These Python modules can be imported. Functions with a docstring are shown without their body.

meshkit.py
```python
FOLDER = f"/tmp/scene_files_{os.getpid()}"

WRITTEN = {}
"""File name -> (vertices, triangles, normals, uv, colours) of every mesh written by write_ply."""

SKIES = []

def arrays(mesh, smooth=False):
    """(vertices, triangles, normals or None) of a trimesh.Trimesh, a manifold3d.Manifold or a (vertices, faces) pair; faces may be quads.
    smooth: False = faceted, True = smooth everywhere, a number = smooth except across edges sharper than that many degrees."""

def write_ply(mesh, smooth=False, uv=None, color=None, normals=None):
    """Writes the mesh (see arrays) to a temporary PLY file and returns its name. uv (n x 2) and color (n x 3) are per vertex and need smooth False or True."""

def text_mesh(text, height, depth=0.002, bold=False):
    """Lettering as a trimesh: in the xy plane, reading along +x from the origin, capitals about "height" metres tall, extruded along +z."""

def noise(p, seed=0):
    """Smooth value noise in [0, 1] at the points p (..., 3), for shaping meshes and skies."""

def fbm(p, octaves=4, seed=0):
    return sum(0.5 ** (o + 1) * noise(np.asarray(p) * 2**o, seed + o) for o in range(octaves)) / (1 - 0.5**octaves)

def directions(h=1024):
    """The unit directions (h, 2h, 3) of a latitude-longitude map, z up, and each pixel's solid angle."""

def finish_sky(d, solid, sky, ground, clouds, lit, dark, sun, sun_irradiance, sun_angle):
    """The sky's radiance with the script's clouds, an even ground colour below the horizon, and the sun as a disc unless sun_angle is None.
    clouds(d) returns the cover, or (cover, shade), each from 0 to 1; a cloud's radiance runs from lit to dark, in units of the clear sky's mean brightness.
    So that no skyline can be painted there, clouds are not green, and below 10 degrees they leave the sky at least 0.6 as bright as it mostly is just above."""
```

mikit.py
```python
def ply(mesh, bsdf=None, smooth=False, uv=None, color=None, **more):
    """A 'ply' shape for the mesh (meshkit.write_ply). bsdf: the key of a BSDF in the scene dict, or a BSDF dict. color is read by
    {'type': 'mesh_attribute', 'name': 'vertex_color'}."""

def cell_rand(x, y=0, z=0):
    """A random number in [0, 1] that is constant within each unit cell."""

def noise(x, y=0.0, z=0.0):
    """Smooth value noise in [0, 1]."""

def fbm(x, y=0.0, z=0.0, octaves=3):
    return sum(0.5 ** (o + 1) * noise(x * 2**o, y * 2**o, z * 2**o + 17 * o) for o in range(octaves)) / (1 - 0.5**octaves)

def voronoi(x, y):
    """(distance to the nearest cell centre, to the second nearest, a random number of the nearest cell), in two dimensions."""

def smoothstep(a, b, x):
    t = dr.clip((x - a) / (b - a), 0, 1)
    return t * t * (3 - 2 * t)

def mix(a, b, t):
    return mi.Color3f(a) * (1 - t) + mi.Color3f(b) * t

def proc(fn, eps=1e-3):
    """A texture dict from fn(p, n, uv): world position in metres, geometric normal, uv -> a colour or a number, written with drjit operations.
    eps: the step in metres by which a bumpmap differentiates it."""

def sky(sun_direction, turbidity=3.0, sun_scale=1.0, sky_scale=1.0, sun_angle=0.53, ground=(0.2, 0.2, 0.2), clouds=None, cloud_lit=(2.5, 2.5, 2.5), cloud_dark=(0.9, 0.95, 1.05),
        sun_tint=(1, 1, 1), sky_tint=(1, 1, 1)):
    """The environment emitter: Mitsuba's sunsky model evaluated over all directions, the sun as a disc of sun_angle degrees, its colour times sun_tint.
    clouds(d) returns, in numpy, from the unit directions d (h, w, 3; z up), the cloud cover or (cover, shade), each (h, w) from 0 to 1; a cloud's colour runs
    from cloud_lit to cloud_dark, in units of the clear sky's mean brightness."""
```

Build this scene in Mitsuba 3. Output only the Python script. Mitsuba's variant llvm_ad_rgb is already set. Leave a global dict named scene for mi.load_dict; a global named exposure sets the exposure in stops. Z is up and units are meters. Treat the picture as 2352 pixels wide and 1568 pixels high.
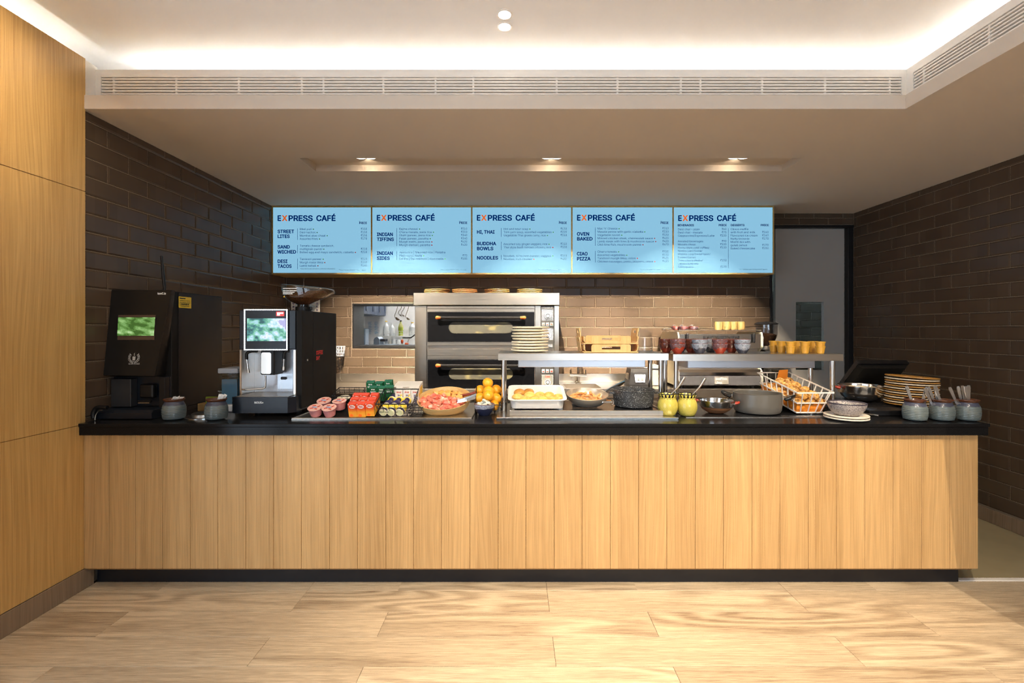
import math, random
import numpy as np, trimesh, drjit as dr, mitsuba as mi, mikit, meshkit
from mitsuba import ScalarTransform4f as T
from mikit import noise, fbm, cell_rand, smoothstep, mix, voronoi
random.seed(7)
RNG = np.random.RandomState(11)
scene, labels = {}, {}
# ------------------------------------------------------------------ camera (z up, metres; the camera stands at x = y = 0, looking along +y)
EYE, FOC, CX, CY = 1.4226, 1090.0, 1185.0, 758.0          # eye height; focal length and principal point in pixels of the 2352 x 1568 frame
scene['camera'] = dict(type='perspective', fov_axis='x', fov=2 * math.degrees(math.atan(1176 / FOC)), near_clip=0.05, far_clip=100.0,
                       principal_point_offset_x=(1176 - CX) / 2352, principal_point_offset_y=(784 - CY) / 1568,
                       to_world=T().look_at(origin=[0, 0, EYE], target=[0, 1, EYE], up=[0, 0, 1]))
exposure = 0.16


def at(px, py, d):
    """The point of the room at depth d that a survey sighting (px, py) from the camera's stand gives."""
    return np.array([(px - CX) * d / FOC, d, EYE - (py - CY) * d / FOC])


def xx(px, d):
    return (px - CX) * d / FOC


def zz(py, d):
    return EYE - (py - CY) * d / FOC


# ------------------------------------------------------------------ lights: numbers here, lamps are built below
WARM, COOL, DAY = np.array([1.0, 0.83, 0.62]), np.array([1.0, 0.93, 0.86]), np.array([0.62, 0.80, 1.0])
DAYLIGHT = 8.0            # windows behind the camera
COVE = 7.0                # cove strips
LENS = 16.0               # visible glow of a downlight lens
# recessed downlight pairs over the bar: (x, y), power in W/sr, what they aim at, cutoff and beam angles
BAR_LAMPS = [(-1.097, 3.46), (0.262, 3.46), (1.624, 3.46)]
BAR_POWER, BAR_AIM, BAR_CUT, BAR_BEAM = 175.0, (1.25, EYE - 0.42), 34.0, 7.0
# downlights of the hall: x, y, power, aimed point, cutoff, beam; the three aimed at the counter top are added to brighten it
HALL_LAMPS = [(-0.06, 2.45, 31.0, (0.35, 1.2, 0), 34, 12), (0.95, 0.55, 25.0, (1.1, 1.5, 0), 52, 18), (2.1, 0.45, 21.0, (1.9, 1.6, 0), 55, 18), (1.4, -1.6, 18.0, (1.4, -1.4, 0), 55, 20), (-0.45, 0.95, 15.0, (-0.35, 2.90, 1.0), 27, 10), (0.75, 1.05, 9.0, (0.75, 2.95, 1.0), 26, 10), (1.75, 1.05, 9.0, (1.75, 2.90, 1.0), 26, 10), (-1.85, 1.95, 4.0, (-2.45, 2.05, EYE + 0.75), 50, 12)]
HEAT = 7.5                # heat lamps under the gantry shelves
KITCHEN, CORRIDOR = 170.0, 90.0


def area(rgb, weight=1.0):
    return {'type': 'area', 'radiance': {'type': 'rgb', 'value': [float(v) for v in rgb]}, 'sampling_weight': float(weight)}


# ------------------------------------------------------------------ helpers
place = {}


def numbered(key):
    if key not in labels and key not in scene and key not in place and not any(k.startswith(key + '__') for k in scene):
        return key
    n = 1
    while f'{key}_{n:03d}' in scene or f'{key}_{n:03d}' in labels or f'{key}_{n:03d}' in place:
        n += 1
    return f'{key}_{n:03d}'


_next = {}


def fresh(key):
    n = _next.get(key, 0)
    _next[key] = n + 1
    return key if n == 0 else f'{key}_{n:03d}'


def mat(M):
    return T(np.asarray(M, float).tolist())


def tag(key, label=None, cat=None, group=None, kind=None):
    d = labels.setdefault(key, {})
    for k, v in (('label', label), ('category', cat), ('group', group), ('kind', kind)):
        if v:
            d[k] = v
    return key


def thing(name, label, cat, group=None, M=None, kind=None):
    key = fresh(name)
    place[key] = np.eye(4) if M is None else np.asarray(M, float)
    return tag(key, label, cat, group, kind)


def put(name, mesh, bsdf, parent=None, smooth=False, label=None, cat=None, group=None, kind=None, **more):
    key = fresh(f'{parent}__{name}' if parent else name)
    d = mesh if isinstance(mesh, dict) else mikit.ply(mesh, bsdf, smooth=smooth, **more)
    root = parent.split('__')[0] if parent else None
    if root in place and not np.allclose(place[root], np.eye(4)):
        d = {**d, 'to_world': mat(place[root] @ np.asarray(M_of(d)))}
    scene[key] = d
    if label or cat or group or kind:
        tag(key, label, cat, group, kind)
    return key


def M_of(d):
    return np.array(d['to_world'].matrix, float) if 'to_world' in d else np.eye(4)


def dup(root, M, label=None, group=None, swap=None):
    """A copy of the thing with its parts, under its next number, standing at M; swap changes the BSDF of parts by the part's name."""
    base = root
    stem = root[:-4] if root[-4:-3] == '_' and root[-3:].isdigit() else root
    r = fresh(stem)
    place[r] = np.asarray(M, float)
    src = labels[root]
    tag(r, label or src['label'], src.get('category'), group or src.get('group'), src.get('kind'))
    inv = np.linalg.inv(place.get(root, np.eye(4)))
    for key in [k for k in scene if k == root or k.startswith(root + '__')]:
        d = dict(scene[key])
        d['to_world'] = mat(np.asarray(M, float) @ inv @ M_of(d))
        part = key[len(root):]
        for w, b in (swap or {}).items():
            if part.strip('_').startswith(w):
                d['bsdf'] = {'type': 'ref', 'id': b}
        scene[r + part] = d
        if key in labels and part:
            labels[r + part] = dict(labels[key])
    return r


def mv(x=0, y=0, z=0, rz=0, rx=0, ry=0, s=1):
    """Matrix: scale, then rotations about x, y, z in degrees, then the move."""
    a, b, c = (math.radians(v) for v in (rx, ry, rz))
    Rx = np.array([[1, 0, 0], [0, math.cos(a), -math.sin(a)], [0, math.sin(a), math.cos(a)]])
    Ry = np.array([[math.cos(b), 0, math.sin(b)], [0, 1, 0], [-math.sin(b), 0, math.cos(b)]])
    Rz = np.array([[math.cos(c), -math.sin(c), 0], [math.sin(c), math.cos(c), 0], [0, 0, 1]])
    M = np.eye(4)
    M[:3, :3] = Rz @ Ry @ Rx @ (np.diag(s) if np.ndim(s) else np.eye(3) * s)
    M[:3, 3] = (x, y, z)
    return M


def tf(mesh, M):
    m = mesh.copy()
    m.apply_transform(M)
    return m


def cat_(*meshes):
    flat = []
    for m in meshes:
        flat.extend(m if isinstance(m, (list, tuple)) else [m])
    return trimesh.util.concatenate(flat)


def hull(pts):
    return trimesh.convex.convex_hull(np.asarray(pts, float))


def box(x0, x1, y0, y1, z0, z1, c=0.0):
    """A box from min to max, its edges chamfered by c."""
    (x0, x1), (y0, y1), (z0, z1) = sorted((x0, x1)), sorted((y0, y1)), sorted((z0, z1))
    if c <= 0:
        m = trimesh.creation.box((x1 - x0, y1 - y0, z1 - z0))
        m.apply_translation(((x0 + x1) / 2, (y0 + y1) / 2, (z0 + z1) / 2))
        return m
    pts = []
    for x, sx in ((x0, 1), (x1, -1)):
        for y, sy in ((y0, 1), (y1, -1)):
            for z, sz in ((z0, 1), (z1, -1)):
                pts += [(x, y + sy * c, z + sz * c), (x + sx * c, y, z + sz * c), (x + sx * c, y + sy * c, z)]
    return hull(pts)


_ico = {}


def ico(n):
    if n not in _ico:
        _ico[n] = trimesh.creation.icosphere(subdivisions=n)
    return _ico[n]


def rbox(x0, x1, y0, y1, z0, z1, r, n=1):
    """A box with rounded edges and corners."""
    s = ico(n).vertices * r
    pts = [s + (x, y, z) for x in (x0 + r, x1 - r) for y in (y0 + r, y1 - r) for z in (z0 + r, z1 - r)]
    return hull(np.vstack(pts))


def ball(x, y, z, r, n=2, s=(1, 1, 1)):
    m = ico(n).copy()
    m.vertices = m.vertices * (np.asarray(s) * r) + (x, y, z)
    return m


def lathe(profile, n=40):
    """The profile [(radius, height)...] turned about the z axis. A closed profile gives a solid."""
    p = np.asarray(profile, float)
    closed = np.allclose(p[0], p[-1])
    if closed:
        p = p[:-1]
    k, a = len(p), np.arange(n) * 2 * np.pi / n
    v = np.stack([p[None, :, 0] * np.cos(a)[:, None], p[None, :, 0] * np.sin(a)[:, None], np.broadcast_to(p[None, :, 1], (n, k))], -1).reshape(-1, 3)
    f = []
    for i in range(k if closed else k - 1):
        j = (i + 1) % k
        r0, r1 = p[i, 0], p[j, 0]
        for s in range(n):
            t = (s + 1) % n
            a0, b0, a1, b1 = s * k + i, t * k + i, s * k + j, t * k + j
            if r0 > 1e-9:
                f.append((a0, b0, b1 if r1 > 1e-9 else a1))
            if r1 > 1e-9:
                f.append((a0, b1, a1))
    m = trimesh.Trimesh(v, f, process=False)
    m.merge_vertices()
    return m


def bowl(outer, t=0.004, n=48):
    """A thrown vessel: the outer profile from the foot's centre up to the rim, with a wall t thick."""
    o = np.asarray(outer, float)
    inn = []
    for r, z in o[::-1]:
        inn.append((max(r - t, 0.0), z))
    base = o[0, 1] + t * 1.2
    inn = [(r, max(z, base)) for r, z in inn]
    inn = [q for i, q in enumerate(inn) if i == 0 or abs(q[0] - inn[i - 1][0]) + abs(q[1] - inn[i - 1][1]) > 1e-6]
    if inn[-1][0] > 0:
        inn.append((0.0, base))
    top = ((o[-1, 0] + inn[0][0]) / 2, o[-1, 1] + t * 0.45)
    return lathe(list(map(tuple, o)) + [top] + inn, n)


def tube(path, r, n=8, closed=False, caps=True):
    p = np.asarray(path, float)
    k = len(p)
    r = np.broadcast_to(np.asarray(r, float), (k,))
    if closed:
        tan = np.roll(p, -1, 0) - np.roll(p, 1, 0)
    else:
        tan = np.gradient(p, axis=0)
    tan /= np.linalg.norm(tan, axis=1, keepdims=True) + 1e-12
    u = np.cross(tan[0], [0, 0, 1.0] if abs(tan[0][2]) < 0.9 else [1.0, 0, 0])
    u /= np.linalg.norm(u)
    ring = []
    ang = np.arange(n) * 2 * np.pi / n
    for i in range(k):
        u = u - tan[i] * (u @ tan[i])
        u /= np.linalg.norm(u)
        w = np.cross(tan[i], u)
        ring.append(p[i] + r[i] * (np.cos(ang)[:, None] * u + np.sin(ang)[:, None] * w))
    v = np.vstack(ring)
    f = []
    for i in range(k if closed else k - 1):
        a, b = i * n, ((i + 1) % k) * n
        for s in range(n):
            t = (s + 1) % n
            f += [(a + s, a + t, b + t), (a + s, b + t, b + s)]
    if caps and not closed:
        v = np.vstack([v, p[:1], p[-1:]])
        for s in range(n):
            t = (s + 1) % n
            f += [(k * n, t, s), (k * n + 1, (k - 1) * n + s, (k - 1) * n + t)]
    return trimesh.Trimesh(v, f, process=False)


def arc(pts, steps=6):
    """A smooth path (Catmull-Rom) through the points."""
    p = np.asarray(pts, float)
    q = np.vstack([2 * p[0] - p[1], p, 2 * p[-1] - p[-2]])
    out = []
    for i in range(1, len(q) - 2):
        for t in np.linspace(0, 1, steps, endpoint=False):
            a, b, c, d = q[i - 1], q[i], q[i + 1], q[i + 2]
            out.append(0.5 * (2 * b + (c - a) * t + (2 * a - 5 * b + 4 * c - d) * t * t + (3 * b - a - 3 * c + d) * t ** 3))
    out.append(p[-1])
    return np.array(out)


def ring(r, z, rad, n=40, m=6, x=0, y=0):
    a = np.arange(n) * 2 * np.pi / n
    return tube(np.stack([x + r * np.cos(a), y + r * np.sin(a), np.full(n, z)], 1), rad, m, closed=True)


def cyl(x, y, z0, z1, r, n=24, r1=None):
    m = lathe([(0, 0), (r, 0), (r if r1 is None else r1, z1 - z0), (0, z1 - z0)], n)
    m.apply_translation((x, y, z0))
    return m


def extrude_xz(pts, y0, y1):
    """The outline in the x-z plane (counter-clockwise seen from the front, -y) extruded from y0 to y1."""
    from shapely import Polygon
    g = Polygon(pts) if not hasattr(pts, 'geom_type') else pts
    m = trimesh.creation.extrude_polygon(g, y1 - y0, engine='earcut')
    v = m.vertices.copy()
    m.vertices = np.stack([v[:, 0], y1 - v[:, 2], v[:, 1]], 1)
    return m


def rrect(x0, x1, z0, z1, r, holes=()):
    from shapely import box as sbox
    g = sbox(x0 + r, z0 + r, x1 - r, z1 - r).buffer(r, quad_segs=4)
    for h in holes:
        g = g.difference(h)
    return g


_txt = {}


def text(s, height, width=None, bold=False, depth=0.0006):
    """Lettering in the x-z plane, readable from -y, from the origin to the right; capitals height tall, scaled to the given width."""
    k = (s, bold)
    if k not in _txt:
        _txt[k] = meshkit.text_mesh(s, 1.0, 1.0, bold)
    m = _txt[k].copy()
    if bold:                                      # heavier strokes
        m = cat_(m, tf(m, mv(.05, 0, 0)), tf(m, mv(.025, .018, 0)), tf(m, mv(.025, -.018, 0)))
    w = m.bounds[1][0]
    sx = (width / w) if width else height
    v = m.vertices
    m.vertices = np.stack([v[:, 0] * sx, -v[:, 2] * depth, v[:, 1] * height], 1)
    return m
# ------------------------------------------------------------------ materials
def tex(fn, eps=1e-3):
    return mikit.proc(fn, eps)


def rgb(c):
    return {'type': 'rgb', 'value': [float(v) for v in c]} if not isinstance(c, dict) else c


def srgb(r, g, b):
    c = np.array([r, g, b]) / 255.0
    return np.where(c < 0.04045, c / 12.92, ((c + 0.055) / 1.055) ** 2.4)


def pr(name, base, rough=0.5, metal=0.0, spec=0.5, coat=0.0, bump=None, **more):
    b = {'type': 'principled', 'base_color': rgb(base), 'roughness': rough if isinstance(rough, dict) else float(rough), 'metallic': float(metal), 'specular': float(spec)}
    if coat:
        b.update(clearcoat=float(coat), clearcoat_gloss=0.9)
    b.update(more)
    if bump:
        b = {'type': 'bumpmap', 'arbitrary': bump[0], 'scale': float(bump[1]), 'bsdf': b}
    scene[name] = {'type': 'twosided', 'bsdf': b}
    return name


def col(*a):
    return srgb(*a)


def veneer(light, dark, board=None, x0=0.0):
    """Straight-grained oak, the grain running up; board: width of a board that has its own tone."""
    def fn(p, n, uv):
        u = p.x + p.y
        r = cell_rand(dr.floor((p.x - x0) / board), 3.0) if board else mi.Float(0.5)
        o = r * 37.0
        wave = noise(u * 7.0 + o, p.z * 1.3 + o) * 0.03
        a = fbm((u + wave) * 60.0 + o, p.z * 2.2, o, octaves=3)
        b = noise((u + wave) * 420.0 + o, p.z * 9.0)
        c = noise((u + wave * 2.0) * 14.0 + o, p.z * 0.8)
        b2 = noise((u + wave * 1.5) * 190.0 + o, p.z * 3.2)
        t = dr.clip(0.30 * a + 0.26 * b + 0.36 * b2 + 0.22 * c - 0.09 + (0.24 * (r - 0.5) if board else 0.0), 0, 1)
        return mix(light, dark, t)
    return tex(fn)


OAK_L, OAK_D = (0.60, 0.385, 0.155), (0.31, 0.165, 0.055)
pr('m_panel_oak', veneer((0.62, 0.40, 0.15), (0.36, 0.19, 0.055)), 0.42, spec=0.4)
pr('m_board_oak', veneer((0.62, 0.40, 0.18), (0.34, 0.195, 0.075), 0.1543, -2.3716), 0.45, spec=0.4)
ROW, LEN = 0.1955, 1.31


def floor_fn(p, n, uv):
    row = dr.floor((p.y - 2.595) / ROW)
    odd = row - 2 * dr.floor(row / 2)
    off = dr.select(odd > 0.5, 0.17, -0.645)
    cell = dr.floor((p.x - off) / LEN)
    r, r2 = cell_rand(row, cell, 5), cell_rand(row, cell, 9)
    u, v = p.x + r * 31.0, p.y + r2 * 17.0
    h = fbm(u * 0.95, v * 6.0, r * 9.0, octaves=2)
    rings = dr.sin(h * 46.0 + noise(u * 3, v * 30) * 1.6)
    fig = smoothstep(0.40, 0.62, noise(u * 0.9 + 3.7, v * 6.0, r * 5.0))
    fine = fbm(u * 9.0, v * 190.0, octaves=2)
    pore = noise(u * 30.0, v * 620.0)
    t = dr.clip(0.42 + 0.26 * rings * fig + 0.55 * (fine - 0.5) + 0.34 * (pore - 0.5) + 0.30 * (r - 0.5) + 0.25 * (noise(u * 1.1, v * 9.0) - 0.5), 0, 1)
    return mix((0.61, 0.49, 0.335), (0.26, 0.185, 0.115), t)


pr('m_floor', tex(floor_fn), 0.42, spec=0.4)
pr('m_joint', (0.06, 0.04, 0.025), 0.8)
pr('m_joint_oak', (0.20, 0.105, 0.035), 0.7)
pr('m_vinyl', tex(lambda p, n, uv: mix((0.30, 0.25, 0.145), (0.36, 0.30, 0.18), fbm(p.x * 8, p.y * 8))), 0.5, spec=0.4)
pr('m_base_wood', veneer((0.26, 0.19, 0.13), (0.14, 0.10, 0.065)), 0.5)
pr('m_ceiling', (0.83, 0.81, 0.78), 0.9, spec=0.1)
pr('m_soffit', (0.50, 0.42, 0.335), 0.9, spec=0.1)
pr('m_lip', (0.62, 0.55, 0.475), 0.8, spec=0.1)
pr('m_trim_white', (0.86, 0.82, 0.76), 0.7, spec=0.2)
pr('m_slat', (0.90, 0.84, 0.76), 0.5, spec=0.3)
pr('m_duct', (0.52, 0.40, 0.31), 0.9, spec=0.1)


def tile_tone(lo, hi):
    def fn(p, n, uv):
        a = cell_rand(dr.floor((p.x + p.y) / 0.1515), dr.floor((p.z - 1.8656) / 0.1032), 2.0)
        return mix(lo, hi, 0.6 * a + 0.4 * fbm((p.x + p.y) * 5.0, p.z * 9.0))
    return tex(fn)


pr('m_tile', tile_tone((0.062, 0.043, 0.029), (0.084, 0.060, 0.042)), 0.26, spec=0.16)
pr('m_grout', (0.60, 0.50, 0.39), 0.9, spec=0.1)
pr('m_grout', (0.20, 0.16, 0.12), 0.9, spec=0.1)
pr('m_granite', tex(lambda p, n, uv: mix((0.003, 0.003, 0.0035), (0.012, 0.012, 0.013), noise(p.x * 500, p.y * 500, p.z * 500))), 0.15, spec=0.13)
pr('m_black', (0.006, 0.006, 0.007), 0.4, spec=0.35)
pr('m_black_matt', (0.006, 0.0055, 0.005), 0.6, spec=0.2)
pr('m_black_gloss', (0.008, 0.008, 0.009), 0.12)
pr('m_navy_black', (0.006, 0.009, 0.015), 0.32, spec=0.45)
pr('m_white_paint', (0.80, 0.79, 0.77), 0.8, spec=0.2)
pr('m_grey_door', (0.32, 0.305, 0.28), 0.6, spec=0.3)


def brushed(name, base, rough=0.26, k=(3.0, 3.0, 260.0), amt=0.10):
    def fn(p, n, uv):
        return rough + amt * (noise(p.x * k[0], p.y * k[1], p.z * k[2]) - 0.5) + 0.10 * (fbm(p.x * 4, p.y * 4, p.z * 4) - 0.5)
    pr(name, base, tex(fn), metal=1.0)


brushed('m_steel', (0.72, 0.67, 0.60), 0.26)
brushed('m_steel_dull', (0.46, 0.41, 0.35), 0.36)
brushed('m_steel_oven', (0.46, 0.425, 0.375), 0.24)
pr('m_chrome', (0.80, 0.79, 0.77), 0.10, metal=1.0)
pr('m_polish', (0.78, 0.75, 0.70), 0.16, metal=1.0)
scene['m_pane'] = {'type': 'thindielectric', 'int_ior': 1.5}

# ------------------------------------------------------------------ the setting
XL, XP, XR = -2.39, -2.372, 3.515           # left tile wall, left wood panelling, right tile wall
YB, YF, YP = 4.943, -3.6, 2.615             # back wall, window wall behind the camera, end of the panelling
ZS, ZC = EYE + 1.2154, EYE + 1.60           # soffit, upper ceiling
TW, TH, TZ = 0.303, 0.1032, EYE + 0.443     # tile pitch and a joint's height
put('floor', box(-2.75, XR + .2, YF - .1, 2.712, -.06, -.003), 'm_joint', kind='structure', label='wood plank floor')
tag('floor', 'light oak wood plank floor in front of the counter', None, None, 'structure')


def plank(x0, x1, y0, y1):
    g, c = 0.0007, 0.0012
    lo = [(x, y, 0 - c) for x in (x0 + g, x1 - g) for y in (y0 + g, y1 - g)]
    hi = [(x, y, 0.0) for x in (x0 + g + c, x1 - g - c) for y in (y0 + g + c, y1 - g - c)]
    bot = [(x, y, -.003) for x in (x0 + g, x1 - g) for y in (y0 + g, y1 - g)]
    return hull(lo + hi + bot)


for r in range(-31, 1):
    y0, y1 = 2.595 + r * ROW, min(2.595 + (r + 1) * ROW, 2.708)
    off = 0.17 if (r % 2) else -0.645
    if r == 0:
        off = 0.17
    for c in range(-4, 5):
        x0, x1 = max(off + c * LEN, -2.372), min(off + (c + 1) * LEN, XR)
        if x1 - x0 > 0.02:
            put('plank', plank(x0, x1, y0, y1), 'm_floor', 'floor')
put('floor', box(-2.6, 4.6, 2.716, 8.4, -.06, -.001), 'm_vinyl', kind='structure')
tag('floor_001', 'plain khaki vinyl floor behind the counter', None, None, 'structure')
put('trim_1', box(2.40, XR, 2.69, 2.722, -.004, .004, .002), 'm_slat', kind='structure')
tag('trim_1', 'pale floor threshold strip beside the counter end', None, None, 'structure')

# tiles with bevelled edges: local x along the wall, z up, the face towards -y
_tile = {}


def tile(w, h, dep=0.0058, bev=0.011):
    k = (round(w, 3), round(h, 3))
    if k not in _tile:
        j = 0.0021
        b = min(bev, w * .3, h * .3)
        o = [(j, -.0012, j), (w - j, -.0012, j), (w - j, -.0012, h - j), (j, -.0012, h - j)]
        i = [(b, -dep, b), (w - b, -dep, b), (w - b, -dep, h - b), (b, -dep, h - b)]
        g = [(x, 0.0, z) for x, _, z in o]
        f = [(4, 5, 6), (4, 6, 7)]
        for a in range(4):
            c = (a + 1) % 4
            f += [(a, c, 4 + c), (a, 4 + c, 4 + a), (8 + a, 8 + c, c), (8 + a, c, a)]
        _tile[k] = mikit.ply(trimesh.Trimesh(o + i + g, f, process=False), 'm_tile')
    return _tile[k]


def cut(rects, hole):
    out = []
    for (a, b, c, d) in rects:                     # u0, u1, z0, z1
        e, f, g, h = hole
        if f <= a or e >= b or h <= c or g >= d:
            out.append((a, b, c, d))
            continue
        if e > a:
            out.append((a, e, c, d))
        if f < b:
            out.append((f, b, c, d))
        m0, m1 = max(a, e), min(b, f)
        if g > c:
            out.append((m0, m1, c, g))
        if h < d:
            out.append((m0, m1, h, d))
    return out


def tiling(parent, M, u0, u1, z0, z1, phase, holes=(), bsdf='m_tile'):
    k0, k1 = math.floor((z0 - TZ) / TH), math.ceil((z1 - TZ) / TH)
    for k in range(k0, k1):
        a0, a1 = max(TZ + k * TH, z0), min(TZ + (k + 1) * TH, z1)
        if a1 - a0 < 0.012:
            continue
        off = phase(k)
        c0 = math.floor((u0 - off) / TW)
        for c in range(c0, math.ceil((u1 - off) / TW) + 1):
            b0, b1 = max(off + c * TW, u0), min(off + (c + 1) * TW, u1)
            if b1 - b0 < 0.012:
                continue
            rects = [(b0, b1, a0, a1)]
            for h in holes:
                rects = cut(rects, h)
            for (e, f, g, h) in rects:
                if f - e < 0.012 or h - g < 0.012:
                    continue
                jog = np.eye(4)
                jog[:3, 3] = (e, RNG.uniform(-.0006, .0006), g)
                d = dict(tile(f - e, h - g))
                d['to_world'] = mat(M @ jog @ mv(rx=RNG.uniform(-.25, .25), rz=RNG.uniform(-.2, .2)))
                d['bsdf'] = {'type': 'ref', 'id': bsdf}
                put('tile', d, None, parent)


def frame_M(ex, origin):
    ex = np.asarray(ex, float)
    ez = np.array([0, 0, 1.0])
    M = np.eye(4)
    M[:3, 0], M[:3, 1], M[:3, 2], M[:3, 3] = ex, np.cross(ez, ex), ez, origin
    return M


HX0, HX1, HZ0, HZ1 = -1.70, -0.93, EYE - .183, EYE + .277           # the kitchen hatch
DX0, DX1, DZ1 = 2.667, XR, EYE + 1.078                                  # the doorway
WT = 0.32
put('wall_back', cat_(box(XL - .3, HX0, YB, YB + WT, 0, ZS + .5), box(HX1, DX0, YB, YB + WT, 0, ZS + .5), box(HX0, HX1, YB, YB + WT, 0, HZ0),
    box(HX0, HX1, YB, YB + WT, HZ1, ZS + .5), box(DX0, XR + .3, YB, YB + WT, DZ1, ZS + .5)), 'm_grout', kind='structure')
tag('wall_back', 'back wall of glossy taupe bevelled tiles', None, None, 'structure')
tiling('wall_back', frame_M((1, 0, 0), (0, YB, 0)), XL, XR, EYE - .46, ZS, lambda k: -2.049 if k % 2 else -1.9,
       [(HX0 - .012, HX1 + .012, HZ0 - .012, HZ1 + .012), (DX0 - .012, XR + .1, 0, DZ1 + .02), (XL, 2.50, EYE + .56, ZS)])
put('wall_left', cat_(box(XL - .3, XL, YP, YB + WT, 0, ZS + .039)), 'm_grout', kind='structure')
tag('wall_left', 'left side wall of dark brown bevelled tiles', None, None, 'structure')
tiling('wall_left', frame_M((0, 1, 0), (XL, 0, 0)), YP + .002, YB - .008, .86, ZS, lambda k: 2.774 if k % 2 == 0 else 2.9255)
put('wall_right', box(XR, XR + .3, YF, YB + WT, 0, ZS + .4), 'm_grout', kind='structure')
tag('wall_right', 'right side wall of dark brown bevelled tiles', None, None, 'structure')
tiling('wall_right', frame_M((0, -1, 0), (XR, 0, 0)), -(YB - .008), -2.35, .105, ZS, lambda k: -3.373 if k % 2 == 0 else -3.5245)
put('baseboard_right', box(XR - .014, XR, 1.0, YB, 0, .10, .002), 'm_base_wood', kind='structure')

# wood panelling on the left, towards the camera
LW0, LW1, LWZ = -2.3, 1.25, 2.62              # a tall window in the left wall, behind the picture's edge
put('wall_left', cat_(*[box(-2.75, -2.40, u, v, 0, EYE + 1.30) for u, v in ((YF, LW0), (LW1, YP - .02))], box(-2.75, -2.40, LW0, LW1, LWZ, EYE + 1.30), box(-2.75, -2.60, YF, 3.0, EYE + 1.30, ZC), box(-2.75, -2.40, YP - .02, YP - .004, 0, EYE + 1.49)), 'm_white_paint', kind='structure')
tag('wall_left_001', 'left wall clad with tall oak veneer panels', None, None, 'structure')
for z0, z1 in ((.112, EYE - .518), (EYE - .518, EYE + .763), (EYE + .763, EYE + 1.497)):
    for u, v in ((LW1, YP), (YF, LW0)):
        put('veneer_panel', box(-2.40, XP, u, v, z0 + .0012, z1 - .0012, .001), 'm_panel_oak', 'wall_left_001')
put('veneer_panel', box(-2.40, XP, LW0, LW1, LWZ, EYE + 1.4958, .001), 'm_panel_oak', 'wall_left_001')
put('baseboard_left', box(-2.40, XP + .004, LW1, YP + .05, 0, .110, .002), 'm_base_wood', kind='structure')
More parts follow.
